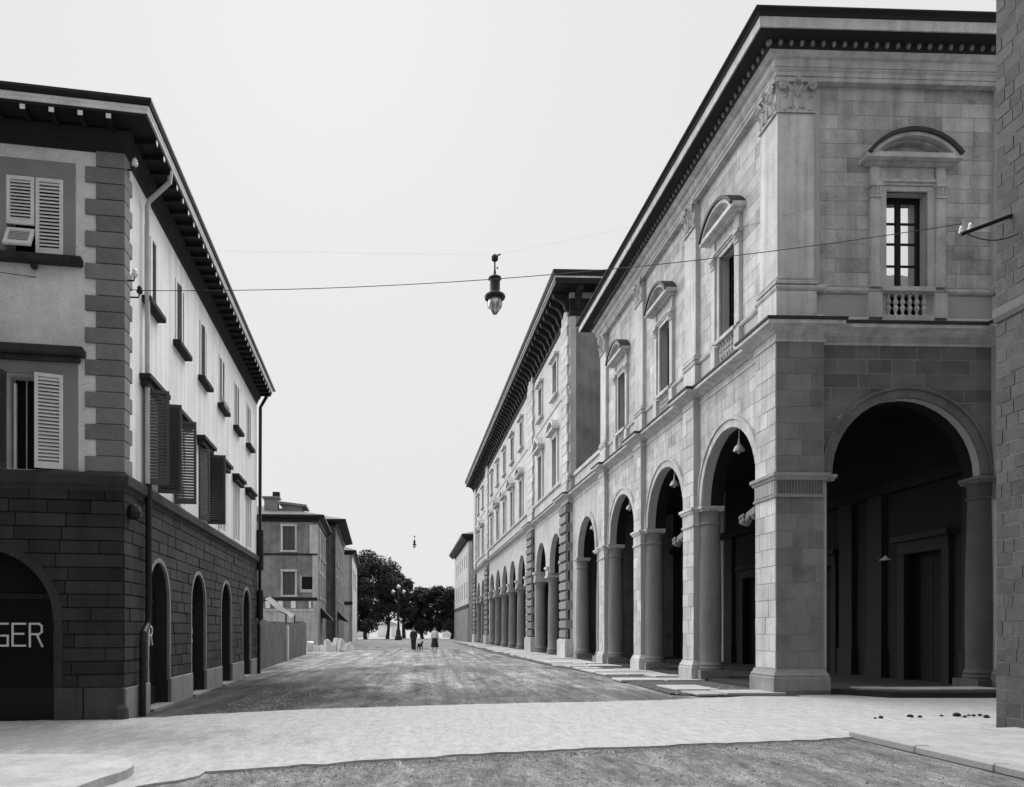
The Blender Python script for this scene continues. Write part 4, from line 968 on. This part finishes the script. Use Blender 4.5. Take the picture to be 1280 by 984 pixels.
# ================================================================== LEFT, FURTHER UP: garden wall, canopy, houses
gw = empty('garden_wall', (-6.42,28.4,0)); tag(gw, 'tall rough garden wall beyond the corner house', 'wall')
gx, gy = -7.9+6.42, 49.0-28.4
a_g = atan2(gy, gx); Lg = hypot(gx, gy); G_ = Frame(0,0,a_g)
mb = MB(); n_ = 14
for k in range(n_):
    s0, s1 = Lg*k/n_, Lg*(k+1)/n_; mb.fb(s0, s1+0.001, -0.35, 0, -0.05, 1.86 + 0.05*sin(k*1.7) + (0.12 if k > 9 else 0))
link('wall_body', mb, 'garden_wall', gw, G_)
link('end_face', MB().fb(-0.06,-0.003,-0.35,0.0,0,1.84), 'garden_wall', gw, G_)
wp_ = link('post', MB().fb(11.2-1.4,11.42-1.4,0.0,0.09,0.0,1.75), 'white', gw, G_)
cn = empty('canvas_canopy', (-9.35,45.6,0)); tag(cn, 'ragged canvas canopy on poles behind the garden wall', 'canopy')
vs = []; 
for i in range(9):
    for j in range(5):
        u, v = i/8, j/4; zz = 2.45 + (1.15*(1-abs(u-0.66)/0.66) if u < 0.66 else 1.15*(1-(u-0.66)/0.34)**1.6) - 0.18*sin(pi*v)
        vs.append((-3.0+4.1*u, -1.5+3*v, zz))
link('canvas', MB().add(vs, [(i*5+j,(i+1)*5+j,(i+1)*5+j+1,i*5+j+1) for i in range(8) for j in range(4)]), 'canvas', cn)
for x, y in ((-3,-1.4),(-0.3,-1.4),(1.05,-1.4),(-3,1.4),(1.05,1.4)):
    h = 3.6 if x == -0.3 else 2.45
    link('pole', MB().tube([(x,y,0),(x+0.03,y,h)],0.05,6), 'bark', cn)

def house(name, label, org, ang, W_, D_, H_, wallm, eave, fw, sw_, roofh=1.6, sidem=None, eavem='dark_wood', win='shutter_dark', sur='travertine'):
    """front frame: s negative to the left from the corner; side frame up the street"""
    h = empty(name, (org[0],org[1],0), ang); tag(h, label, 'building')
    Ff = Frame(0,0,0); Fs = Frame(0,0,pi/2)
    link('front_wall', MB().slab(-W_,0,0,H_,-0.4,0,[(s-w/2,s+w/2,z0,'r',z1) for s,w,z0,z1 in fw]), wallm, h, Ff)
    link('street_wall', MB().slab(0.0,D_,0,H_,-0.4,-0.002,[(s-w/2,s+w/2,z0,'r',z1) for s,w,z0,z1 in sw_]), sidem or wallm, h, Fs)
    for fr_, L_ in ((Ff,fw),(Fs,sw_)):
        for s,w,z0,z1 in L_:
            o = link('window', MB().fb(s-w/2-0.16,s-w/2,-0.05,0.04,z0,z1).fb(s+w/2,s+w/2+0.16,-0.05,0.04,z0,z1).fb(s-w/2-0.2,s+w/2+0.2,-0.05,0.06,z1,z1+0.2).fb(s-w/2-0.24,s+w/2+0.24,-0.05,0.12,z0-0.14,z0), sur, h, fr_)
            link('shutter', MB().fb(s-w/2,s-0.02,-0.2,-0.14,z0,z1), win, o, fr_); link('shutter', MB().fb(s+0.02,s+w/2,-0.2,-0.14,z0,z1), win, o, fr_)
    pth = [Ff.P(-W_,0),(0,0),Fs.P(D_,0)]
    link('eaves', MB().sweep(pth, [(-0.2,H_-0.3),(0.08,H_-0.3),(0.15,H_-0.1),(eave,H_+0.05),(eave,H_+0.2),(-0.2,H_+0.25)]), eavem, h)
    link('roof', MB().add([(*Ff.P(-W_,eave),H_+0.22),(eave,-eave,H_+0.22),(*Fs.P(D_,eave),H_+0.22),(*Fs.P(D_,-W_),H_+0.22),(-W_*0.55,4,H_+roofh),(-W_*0.55,D_-2,H_+roofh)], [(0,1,4),(1,2,5,4),(2,3,5),(3,0,4,5)]), 'roof', h)
    return h, Ff, Fs
mlh, mF, mS = house('peeling_plaster_house', 'three-storey house with peeling dark plaster and pale corner stones behind the garden wall', (-9.1,62.0), radians(4), 9, 10.6, 10.4, 'old_plaster', 0.55,
    [(-2.25,0.95,7.85,9.75),(-2.25,0.95,4.3,6.15),(-6.2,0.95,7.85,9.75),(-6.2,0.95,4.3,6.15)], [(2.0,0.9,7.6,9.6),(5.0,0.9,7.6,9.6),(8,0.9,7.6,9.6),(2.0,0.9,4.2,6.2),(5.0,0.9,4.2,6.2),(8,0.9,4.2,6.2)], sidem='old_plaster')
link('corner_stones', MB().fb(-0.62,0.03,-0.05,0.05,7.6,9.9).fb(-0.4,0.03,-0.05,0.045,3.9,7.6).fb(-0.5,0.03,-0.05,0.06,0,3.9), 'travertine', mlh, mF)
link('shop_front', MB().fb(-9,-0.5,0,0.05,0,3.0).fb(-9,-0.02,0,0.14,3.0,3.2), 'travertine', mlh, mF)
link('string_band', MB().fb(-9,0,0,0.1,3.85,4.1).fb(-9,0,0,0.06,7.45,7.6), 'cornice_dark', mlh, mF)
link('niche', MB().fb(-1.25,-0.35,0,0.03,4.75,5.75), 'black', mlh, mF)
link('niche_frame', MB().fb(-1.35,-0.25,0,0.06,4.5,4.75).fb(-1.35,-1.25,0,0.06,4.75,5.85).fb(-0.35,-0.25,0,0.06,4.75,5.85), 'travertine', mlh, mF)
for s_ in (-3.9,-2.9,-1.9,-0.5): link('panel', MB().fb(s_-0.18,s_+0.18,0,0.06,3.25,3.82), 'white', mlh, mF)
ch_ = link('chimney', MB().box(-4.4,-3.3,1.5,2.4,10.6,12.2).box(-4.55,-3.15,1.35,2.55,12.2,12.35), 'old_plaster', mlh)
link('chimney_pot', MB().box(-3.75,-3.2,1.6,2.2,12.35,12.75), 'rustic', ch_)
link('dormer', MB().box(-3.0,-1.4,1.6,4,10.6,11.75).hexa([(-3.2,1.3,11.75),(-1.0,1.3,11.55),(-1.0,4.2,11.55),(-3.2,4.2,11.75),(-3.2,1.3,11.95),(-1.0,1.3,11.7),(-1.0,4.2,11.7),(-3.2,4.2,11.95)]), 'old_plaster', mlh)
aw_me = MB().hexa([(3.2,-0.0,2.6),(6.2,-0.0,2.6),(6.2,-0.95,2.3),(3.2,-0.95,2.3),(3.2,-0.0,3.4),(6.2,-0.0,3.4),(6.2,-0.95,2.45),(3.2,-0.95,2.45)]).mesh('awning')
link('awning', aw_me, 'cloth_dark', mlh, mS)
h2, f2_, s2_ = house('dark_eaved_house', 'dark narrow house with very deep eaves beyond the peeling house', (-9.05,73.2), radians(4), 7, 19, 11.6, 'garden_wall', 1.0, [], [(3,0.9,8,10),(7,0.9,8,10),(11,0.9,8,10),(15,0.9,8,10),(3,0.9,4.5,6.6),(7,0.9,4.5,6.6),(11,0.9,4.5,6.6),(15,0.9,4.5,6.6)])
link('awning', aw_me, 'cloth_dark', h2, s2_)
h3, f3_, s3_ = house('pale_gable_house', 'pale house end showing past the dark eaves beside the trees', (-9.7,95.0), radians(4), 5, 22, 11.0, 'stucco_b2', 0.5, [], [(4,1,7,9),(9,1,7,9),(14,1,7,9)])
link('string_band', MB().fb(-5,0.02,0,0.12,4.6,5.0), 'cornice_dark', h3, f3_)

# pale stones heaped by the street
rr = random.Random(21)
def boulder(seed):
    r_ = random.Random(seed); j = lambda: r_.uniform(-0.14,0.14)
    w_, d_, t_ = r_.uniform(0.32,0.5), r_.uniform(0.25,0.4), r_.uniform(0.62,0.85)
    pts = [(-w_+j(),-d_+j(),0),(w_+j(),-d_+j(),0),(w_+j(),d_+j(),0),(-w_+j(),d_+j(),0)] + [(-w_*t_+j(),-d_*t_+j(),0.9+j()),(w_*t_+j(),-d_*t_+j(),0.9+j()),(w_*t_+j(),d_*t_+j(),0.9+j()),(-w_*t_+j(),d_*t_+j(),0.9+j())]
    return MB().hexa(pts).mesh('boulder')
bms = [boulder(i) for i in range(6)]
lab = ['low pale stone at the end of the garden wall', 'tall pale stone leaning in the heap by the dark eaved house']
for k in range(10):
    px = 387 + k*5.6; yy = 55.5 + rr.uniform(-1.2,2.2); x = (px-540)/975*yy
    o = link('boulder', bms[k % 6], 'boulder', loc=(x,yy,-0.04)); bevel(o, 0.06, 2); sc = rr.uniform(0.6,1.0); o.scale = (sc*rr.uniform(0.5,0.8), sc*0.8, sc*rr.uniform(0.65,1.1)); o.rotation_euler = (rr.uniform(-0.15,0.15),rr.uniform(-0.35,0.35),rr.uniform(0,6))
    tag(o, 'pale rough stone lying in the row past the garden wall', 'stone', 'pale stones beyond the garden wall')

# ================================================================== TREES, far wall, lamp post
def tree(name, label, x, y, H_, cr, trunk_h, seed, nl=5200, mat_='leaf', group=None, squash=1.0):
    r_ = random.Random(seed); t = empty(name, (x,y,0)); tag(t, label, 'tree', group)
    tk = MB().tube([(0,0,-0.1),(r_.uniform(-.2,.2),0.1,trunk_h*0.5),(r_.uniform(-.3,.3),0,trunk_h*1.1),(0.2,0,H_*0.55)],0.38,8,0.16)
    for k in range(7):
        a = r_.uniform(0,2*pi); l = cr*r_.uniform(0.5,0.85); z0 = trunk_h*r_.uniform(0.85,1.3)
        tk.tube([(0,0,z0),(l*0.5*cos(a),l*0.5*sin(a),z0+l*0.45),(l*cos(a),l*sin(a),z0+l*0.9)],0.15,5,0.04)
    link('trunk', tk, 'bark', t)
    blobs = []
    for k in range(26):
        a = r_.uniform(0,2*pi); rad = cr*sqrt(r_.random())*0.78; u = r_.random()
        z = trunk_h + (H_-trunk_h)*(0.08+0.78*u); lim = 1.0 if u < 0.55 else (1-(u-0.55)*1.35)
        blobs.append((rad*lim*cos(a), rad*lim*sin(a)*squash, z, cr*r_.uniform(0.22,0.40)))
    vs = []; fs = []; vs2 = []; fs2 = []
    for i in range(int(nl*1.9)):
        bx, by, bz, brr = r_.choice(blobs); d = Vector((r_.gauss(0,1),r_.gauss(0,1),r_.gauss(0,1))).normalized()*brr*(r_.random()**0.45)*r_.uniform(0.9,1.18)
        c = Vector((bx,by,bz)) + Vector((d.x,d.y,d.z*0.85)); s_ = r_.uniform(0.09,0.22)
        u = Vector((r_.gauss(0,1),r_.gauss(0,1),r_.gauss(0,0.6))).normalized(); v = u.cross(Vector((r_.gauss(0,1),r_.gauss(0,1),r_.gauss(0,1)))).normalized()
        V, Fq = (vs, fs) if r_.random() < 0.72 else (vs2, fs2)
        o_ = len(V); V += [c-u*s_-v*s_*0.5, c+u*s_*0.2-v*s_*0.7, c+u*s_*1.1+v*s_*0.1, c+u*s_*0.1+v*s_*0.7]; Fq.append((o_,o_+1,o_+2,o_+3))
    cr_ = link('crown', MB().add(vs, fs), mat_, t); link('light_leaves', MB().add(vs2, fs2), 'leaf_light', cr_)
    return t
gt = None
def at(px, Y): return (px-540)/975*Y
tree('broadleaf_tree', 'tall dark tree with full rounded crown beside the pale house end', at(457,128), 128, 15.8, 5.9, 1.6, 1, 13000)
tree('broadleaf_tree', 'dark spreading tree sloping down towards the lamp post', at(484,134), 134, 13.6, 4.8, 2.6, 2, 10000)
tree('broadleaf_tree', 'bushy dark tree half hidden by the pale house end', at(444,124), 124, 13.0, 3.8, 1.0, 9, 7000)
tree('broadleaf_tree', 'small dark tree just behind the lamp post', at(505,142), 142, 11.0, 3.0, 5.0, 3, 5200)
tree('broadleaf_tree', 'low dark tree right of the lamp post', at(528,138), 138, 9.6, 3.6, 0.9, 4, 8000)
tree('broadleaf_tree', 'round dark tree standing behind the walking woman', at(545,134), 134, 9.6, 3.6, 0.8, 5, 8000)
tree('broadleaf_tree', 'dark tree next to the far corner house', at(565,132), 132, 9.4, 3.4, 1.2, 6, 7000)
for nm, lb, x0, x1, yy in (('park_wall','pale park wall behind the tall left tree',-60,-13.2,165),('park_wall','pale park wall behind the round trees',2.2,40,165)):
    pw_ = empty(nm, (0,yy,0)); tag(pw_, lb, 'wall')
    link('wall_body', MB().box(x0,x1,0,0.5,0,3.2), 'far_white', pw_); link('coping', MB().box(x0,x1,-0.08,0.58,3.2,3.4), 'far_white', pw_)
kb = empty('garden_pavilion', (at(486,170),170,0)); tag(kb, 'low white pavilion in the bright gap between the trees', 'building')
link('wall', MB().slab(-2.5,2.5,0,2.6,-0.3,0,[(-0.5,0.5,-1,'r',2.0)]), 'far_white', kb, FR); link('side_wall', MB().fb(2.2,2.498,-3,-0.3,0,2.6), 'far_white', kb, FR)
link('roof', MB().add([(-2.8,-0.3,2.6),(2.8,-0.3,2.6),(2.8,3.3,2.6),(-2.8,3.3,2.6),(0,1.5,3.6)],[(0,1,4),(1,2,4),(2,3,4),(3,0,4),(3,2,1,0)]), 'roof', kb)

def lamp_post(x, y):
    t = empty('street_lamp_post', (x,y,0)); tag(t, 'tall iron street lamp post with side globes before the trees', 'street lamp')
    smooth(link('post', MB().lathe([(0.55,0),(0.55,0.5),(0.4,0.7),(0.34,1.4),(0.22,1.7),(0.16,2.2),(0.13,6.2),(0.2,6.3),(0.1,6.5),(0.06,7.8)],n=12), 'iron', t))
    for sg in (-1,1):
        a_ = link('arm', MB().tube([(0,0,6.4),(sg*0.4,0,6.3),(sg*0.75,0,6.6),(sg*0.8,0,7.0)],0.05,6), 'iron', t)
        link('globe', MB().lathe([(0.05,0),(0.22,0.12),(0.28,0.32),(0.2,0.52),(0.05,0.6)],(sg*0.8,0,7.0),10), 'globe', a_)
    link('globe', MB().lathe([(0.05,0),(0.24,0.12),(0.3,0.35),(0.2,0.6),(0.05,0.7)],(0,0,7.7),10), 'globe', t)
lamp_post(at(498,118), 118)

# ================================================================== HANGING LAMPS AND WIRES
def hang_lamp(x, y, z, label):
    t = empty('hanging_street_lamp', (x,y,z)); tag(t, label, 'street lamp', None)
    smooth(link('hood', MB().lathe([(0.10,0.92),(0.155,0.88),(0.16,0.84),(0.125,0.82),(0.125,0.55),(0.15,0.50),(0.24,0.46),(0.255,0.42),(0.24,0.37),(0.16,0.37)],n=20), 'iron', t), 35)
    smooth(link('globe', MB().lathe([(0.15,0.40),(0.165,0.30),(0.155,0.18),(0.10,0.07),(0.03,0.0)],n=16), 'globe', t), 60)
    cage = MB()
    for k in range(6):
        a = k*pi/3; cage.tube([(0.168*cos(a),0.168*sin(a),0.38),(0.175*cos(a),0.175*sin(a),0.28),(0.16*cos(a),0.16*sin(a),0.17),(0.03*cos(a),0.03*sin(a),-0.01)],0.006,4)
    link('cage', cage, 'iron', t)
    link('neck', MB().lathe([(0.045,0.92),(0.03,1.0),(0.02,1.1),(0.018,1.3)],n=8), 'iron', t)
    link('suspension_insulator', MB().lathe([(0.03,1.26),(0.08,1.30),(0.085,1.38),(0.06,1.42),(0.02,1.45)],n=10).tube([(0.03,0,1.40),(0.14,0,1.44)],0.02,5), 'iron', t)
    link('link_chain', MB().tube([(0.05,0,1.12),(0.07,0,1.10)],0.025,6).tube([(0,0,1.2),(0.0,0,1.28)],0.012,5), 'iron', t)
    return t
lx, ly = at(618.5,18.7), 18.7
hl = hang_lamp(lx, ly, 1.5 + (788-393)*18.7/975, 'black iron street lamp with glass globe hanging over the middle of the street')
hang_lamp(at(518,92), 92, 11.2, 'tiny dark lamp hanging over the far end of the street')
def wire(a, b, sag, r, label, name='overhead_wire', n=24, group=None):
    A, B = Vector(a), Vector(b); pts = []
    for i in range(n+1):
        t = i/n; p = A.lerp(B, t); p.z -= sag*4*t*(1-t); pts.append(p)
    o = link(name, MB().tube(pts, r, 5), 'iron'); tag(o, label, 'wire', group); return o
ltop = 1.5 + (788-393)*18.7/975 + 1.42
lw3 = lambda s_, d, z: (L0[0]+LS.P(s_,d)[0], L0[1]+LS.P(s_,d)[1], z)
wire(lw3(0.36,0.16,7.3), (7.84,11.55,7.52), 0.28, 0.0065, 'thick black cable crossing the street from corner house to white insulators', 'overhead_cable')
wire(lw3(0.36,0.16,7.3), (L0[0]-8,L0[1]-3.0,7.3), 0.08, 0.0065, 'black cable running along the corner house front')
wire(lw3(4.5,0.6,10.0), (lx,ly,ltop), 0.0, 0.001, 'thin wire from the corner house eaves to the hanging lamp')
q_ = wpt(-3.05,0.0); wire((lx,ly,ltop), (q_[0],q_[1],12.9), 0.05, 0.001, 'thin wire from the hanging lamp up to the palace wall')
q_ = wpt(-5.5,-0.05); wire((8.5,11.0,8.45), (q_[0],q_[1],13.2), 0.1, 0.004, 'slanting wire from the small-stone wall to a street pilaster of the palace')
wire((8.5,11.3,7.25), (7.84,11.55,7.42), 0.12, 0.008, 'short looped cable hanging beside the insulator bracket')
wr = link('overhead_wire', MB().tube([(at(518,92)-14,92,12.65),(at(518,92),92,12.6),(at(518,92)+10,92,12.65)],0.004,4), 'iron'); tag(wr, 'far wire carrying the tiny lamp', 'wire')

# pendant lamps in the street arches
def pendant(s_, label, k):
    p = wpt(s_, -0.48); t = empty('pendant_lamp', (p[0],p[1],6.30)); tag(t, label, 'lamp', 'pendant lamps in the arches')
    smooth(link('shade', MB().lathe([(0.145,0.0),(0.15,0.03),(0.10,0.14),(0.04,0.19),(0.028,0.28),(0.018,0.36)],n=16), 'lamp_enamel', t), 50)
    link('bulb', MB().lathe([(0.02,-0.07),(0.05,-0.03),(0.04,0.03)],n=8), 'globe', t)
    link('stem', MB().tube([(0,0,0.34),(0,0,0.62)],0.012,6), 'white', t)
ordn = ['nearest the corner pier', 'second from the corner pier', 'third from the corner pier', 'of the linking bay']
for k, s_ in enumerate(centers + [lc]): pendant(s_, 'white bell-shaped lamp hanging in the street arch ' + ordn[k], k)
p = wpt(-2.6,-4.2); t = empty('ceiling_lamp', (p[0],p[1],3.35)); tag(t, 'small white lamp hanging inside the arcade before a dark door', 'lamp')
link('shade', MB().lathe([(0.15,0.0),(0.13,0.02),(0.05,0.07),(0.02,0.12)],n=14), 'lamp_enamel', t); link('cord', MB().tube([(0,0,0.15),(0,0,4.15)],0.003,5), 'iron', t)

# ================================================================== SMALL THINGS
st_me = MB().lathe([(0.03,0),(0.05,0.012),(0.052,0.035),(0.03,0.06),(0.008,0.07)],n=7).mesh('dark_stone', True)
for k, (px, py, sc) in enumerate([(1094,900,0.7),(1101,899.5,1.1),(1138,898,1.2),(1150,898.5,1.0),(1177,897,0.7),(1196,897,1.6),(1206,898.5,0.9),(1211,896.5,0.7),(1217,897,0.9),(1225,896.5,1.0),(1233,899,1.3)]):
    Y = 1.49*975/(py-788); o = link('dark_stone', st_me, 'cloth_dark', loc=(at(px,Y),Y,0.029)); o.scale = (sc*(0.65+0.3*sin(k*2.1)**2),sc*0.7,sc*0.6); o.rotation_euler = (0,0,k*1.3)
    tag(o, 'small dark lump lying on the pale paving before the end arch', 'stone', 'dark lumps on the paving')

def gravel(name, n, region, smin, smax, material, seed, zf):
    r_ = random.Random(seed); vs = []; fs = []
    while n > 0:
        x, y = region(r_)
        if x is None: continue
        q = r_.uniform(smin, smax) * (1 if r_.random() < 0.9 else 1.9); h = q*r_.uniform(0.4,0.8); a = r_.uniform(0,6.28); o = len(vs); z = zf(x,y)
        for k in range(4):
            b = a + k*pi/2 + r_.uniform(-0.4,0.4); vs.append((x+q*cos(b)*r_.uniform(0.7,1.2), y+q*sin(b)*r_.uniform(0.7,1.2), z-0.002))
        vs.append((x+r_.uniform(-q,q)*0.3, y+r_.uniform(-q,q)*0.3, z+h)); fs += [(o,o+1,o+4),(o+1,o+2,o+4),(o+2,o+3,o+4),(o+3,o,o+4)]; n -= 1
    o = link(name, MB().add(vs, fs), material, kind='stuff'); return o
def r_near(r):
    x, y = r.uniform(-2.4,5.75), r.uniform(7.4,10.5)
    e = 8.35 + (x+2.3)*0.31
    return (x, y) if y < e else (None, None)
def r_edge(r):
    if r.random() < 0.5:
        t = r.random(); x = -2.3 + 8.0*t; return (x, 8.2 + (x+2.3)*0.31 + r.gauss(0,0.12))
    i = r.randrange(len(far_edge)-1); (x0,y0),(x1,y1) = far_edge[i], far_edge[i+1]; t = r.random(); return (x0+(x1-x0)*t, y0+(y1-y0)*t + abs(r.gauss(0,0.25)))
def r_street(r):
    y = 13.5 + 32*r.random()**1.6; x = r.uniform(-4.0,5.4) - (y-13)*0.045
    return (x, y) if y > 14.6 + (x+2.1)*0.28 else (None, None)
def r_pave(r):
    x = r.uniform(-7,12); y = r.uniform(9.5,16.5)
    return (x, y) if (y > 9.6 + max(0,x+2.3)*0.3 and y < 13.2 + (x+5)*0.33 and not (x > 5.7 and y < 11.6)) else (None, None)
M['grit'] = mat('mixed road grit', 0.22, var=0.6, scale=6, fine=0.5, bump=0)
gravel('road_gravel', 15000, r_near, 0.004, 0.013, 'grit', 1, lambda x,y: 0.004)
gravel('edge_gravel', 5000, r_edge, 0.005, 0.016, 'grit', 2, lambda x,y: 0.012)
gravel('street_gravel', 16000, r_street, 0.006, 0.022, 'grit', 3, lambda x,y: 0.0)
def r_arc(r):
    return wpt(-26*r.random()**1.3 + 0.2, r.uniform(-0.1,2.3))
gravel('pavement_dirt_grit', 5000, r_arc, 0.006, 0.024, 'grit', 5, lambda x,y: 0.045)
gravel('paving_grit', 3500, r_pave, 0.003, 0.009, 'grit', 4, lambda x,y: 0.03)

# ---- people and dog far up the street
def skin_mesh(name, verts, edges, radii, material, parent, root=0, sub=2):
    me = bpy.data.meshes.new(name); me.from_pydata(verts, edges, [])
    o = bpy.data.objects.new(name, me); COL.objects.link(o); o.parent = parent
    sk = o.modifiers.new('skin', 'SKIN'); sk.use_smooth_shade = True
    lay = me.skin_vertices[0] if me.skin_vertices else None
    for i, r in enumerate(radii):
        lay.data[i].radius = (r, r) if not isinstance(r, tuple) else r; lay.data[i].use_root = (i == root)
    ss = o.modifiers.new('sub', 'SUBSURF'); ss.levels = sub; ss.render_levels = sub
    me.materials.append(M[material]); return o
def ensure_skin(me): pass
def make_person(name, label, x, y, rz, skirt, top, bottom):
    t = empty(name, (x,y,0), rz); tag(t, label, 'person')
    V = [(0,0,0.92),(0,0,1.10),(0,0,1.30),(0,0,1.43),(0,-0.01,1.52),(0,-0.015,1.60),(0,-0.005,1.70),
         (0.16,0,1.40),(0.22,0.02,1.15),(0.24,-0.06,0.92),(-0.16,0,1.40),(-0.22,0.03,1.15),(-0.22,-0.02,0.90),
         (0.09,0,0.88),(0.10,-0.10,0.48),(0.10,-0.06,0.09),(0.10,-0.2,0.04),(-0.09,0,0.88),(-0.10,0.06,0.48),(-0.10,0.16,0.11),(-0.10,0.04,0.04)]
    E = [(0,1),(1,2),(2,3),(3,4),(4,5),(5,6),(3,7),(7,8),(8,9),(3,10),(10,11),(11,12),(0,13),(13,14),(14,15),(15,16),(0,17),(17,18),(18,19),(19,20)]
    Rr = [0.13,0.12,0.14,0.08,0.05,0.085,0.075,0.06,0.045,0.03,0.06,0.045,0.03,0.085,0.06,0.042,0.035,0.085,0.06,0.042,0.035]
    me = bpy.data.meshes.new('body'); me.from_pydata(V, E, [])
    o = bpy.data.objects.new('body', me); COL.objects.link(o); o.parent = t
    bpy.context.view_layer.objects.active = o
    sk = o.modifiers.new('skin', 'SKIN'); sk.use_smooth_shade = True
    if not me.skin_vertices: me.attributes  # layer is made with the modifier
    for i, r in enumerate(Rr):
        me.skin_vertices[0].data[i].radius = (r, r); me.skin_vertices[0].data[i].use_root = (i == 0)
    o.modifiers.new('sub', 'SUBSURF').render_levels = 2
    me.materials.append(M['skin'])
    tp = MB().lathe([(0.165,0.90),(0.155,1.08),(0.185,1.28),(0.17,1.40),(0.075,1.47)],n=14)
    for sg, (p0, p1, p2) in ((1,((0.15,0,1.40),(0.22,0.02,1.15),(0.235,-0.05,0.98))),(-1,((-0.15,0,1.40),(-0.22,0.03,1.15),(-0.22,0.0,0.96)))): tp.tube([p0,p1,p2],0.075,8,0.055)
    smooth(link('shirt', tp, top, t), 60)
    if skirt: smooth(link('skirt', MB().lathe([(0.27,0.36),(0.24,0.6),(0.19,0.88),(0.15,1.02)],n=14), bottom, t), 60)
    else:
        tr = MB().tube([(0.09,0,0.95),(0.10,-0.10,0.48),(0.10,-0.06,0.08)],0.115,8,0.08).tube([(-0.09,0,0.95),(-0.10,0.06,0.48),(-0.10,0.15,0.10)],0.115,8,0.08)
        smooth(link('trousers', tr, bottom, t), 60)
    smooth(link('hair', MB().lathe([(0.03,1.765),(0.085,1.74),(0.105,1.68),(0.10,1.62),(0.06,1.58)],(0,0.018,0),10), 'cloth_dark', t), 60)
    fc_ = link('face_features', MB().lathe([(0.004,0),(0.016,0.01),(0.004,0.05)],(0,-0.10,1.61),6).box(-0.04,-0.02,-0.098,-0.09,1.645,1.655).box(0.02,0.04,-0.098,-0.09,1.645,1.655).box(-0.025,0.025,-0.095,-0.085,1.575,1.583), 'cloth_dark', t)
    return t
try:
    make_person('person', 'person in white top and long dark skirt walking in the street', at(543.5,52.5), 52.5, 0.3, True, 'cloth_light', 'cloth_dark')
    make_person('person', 'person in dark clothes walking with a small dark dog', at(517,57), 57, -0.2, False, 'cloth_dark', 'cloth_dark')
except Exception as e: print('person failed', e)
def make_dog(x, y, rz):
    t = empty('dog', (x,y,0), rz); tag(t, 'small dark dog standing beside the person in dark clothes', 'dog')
    V = [(0,0,0.46),(0.22,0,0.47),(-0.24,0,0.46),(0.36,0,0.58),(0.46,0,0.66),(0.60,0,0.63),(-0.36,0,0.54),(-0.46,0,0.62),
         (0.22,0.07,0.36),(0.23,0.08,0.20),(0.22,0.08,0.03),(0.22,-0.07,0.36),(0.24,-0.08,0.20),(0.22,-0.08,0.03),
         (-0.20,0.07,0.36),(-0.30,0.08,0.20),(-0.26,0.08,0.03),(-0.20,-0.07,0.36),(-0.28,-0.08,0.20),(-0.24,-0.08,0.03)]
    E = [(0,1),(0,2),(1,3),(3,4),(4,5),(2,6),(6,7),(1,8),(8,9),(9,10),(1,11),(11,12),(12,13),(2,14),(14,15),(15,16),(2,17),(17,18),(18,19)]
    Rr = [0.11,0.13,0.10,0.07,0.075,0.03,0.03,0.015,0.05,0.03,0.025,0.05,0.03,0.025,0.06,0.03,0.025,0.06,0.03,0.025]
    me = bpy.data.meshes.new('body'); me.from_pydata(V, E, []); o = bpy.data.objects.new('body', me); COL.objects.link(o); o.parent = t
    o.modifiers.new('skin', 'SKIN')
    for i, r in enumerate(Rr): me.skin_vertices[0].data[i].radius = (r, r); me.skin_vertices[0].data[i].use_root = (i == 0)
    o.modifiers.new('sub', 'SUBSURF').render_levels = 2; me.materials.append(M['cloth_dark'])
    link('ear', MB().hexa([(0.42,0.03,0.70),(0.46,0.03,0.70),(0.46,0.07,0.69),(0.42,0.07,0.69),(0.43,0.05,0.79),(0.44,0.05,0.79),(0.44,0.06,0.79),(0.43,0.06,0.79)]), 'cloth_dark', t)
    link('ear', MB().hexa([(0.42,-0.07,0.69),(0.46,-0.07,0.69),(0.46,-0.03,0.70),(0.42,-0.03,0.70),(0.43,-0.06,0.79),(0.44,-0.06,0.79),(0.44,-0.05,0.79),(0.43,-0.05,0.79)]), 'cloth_dark', t)
try: make_dog(at(525,56), 56, 1.2)
except Exception as e: print('dog failed', e)
for o in list(bpy.data.objects):
    if 'used' in o: del o['used']
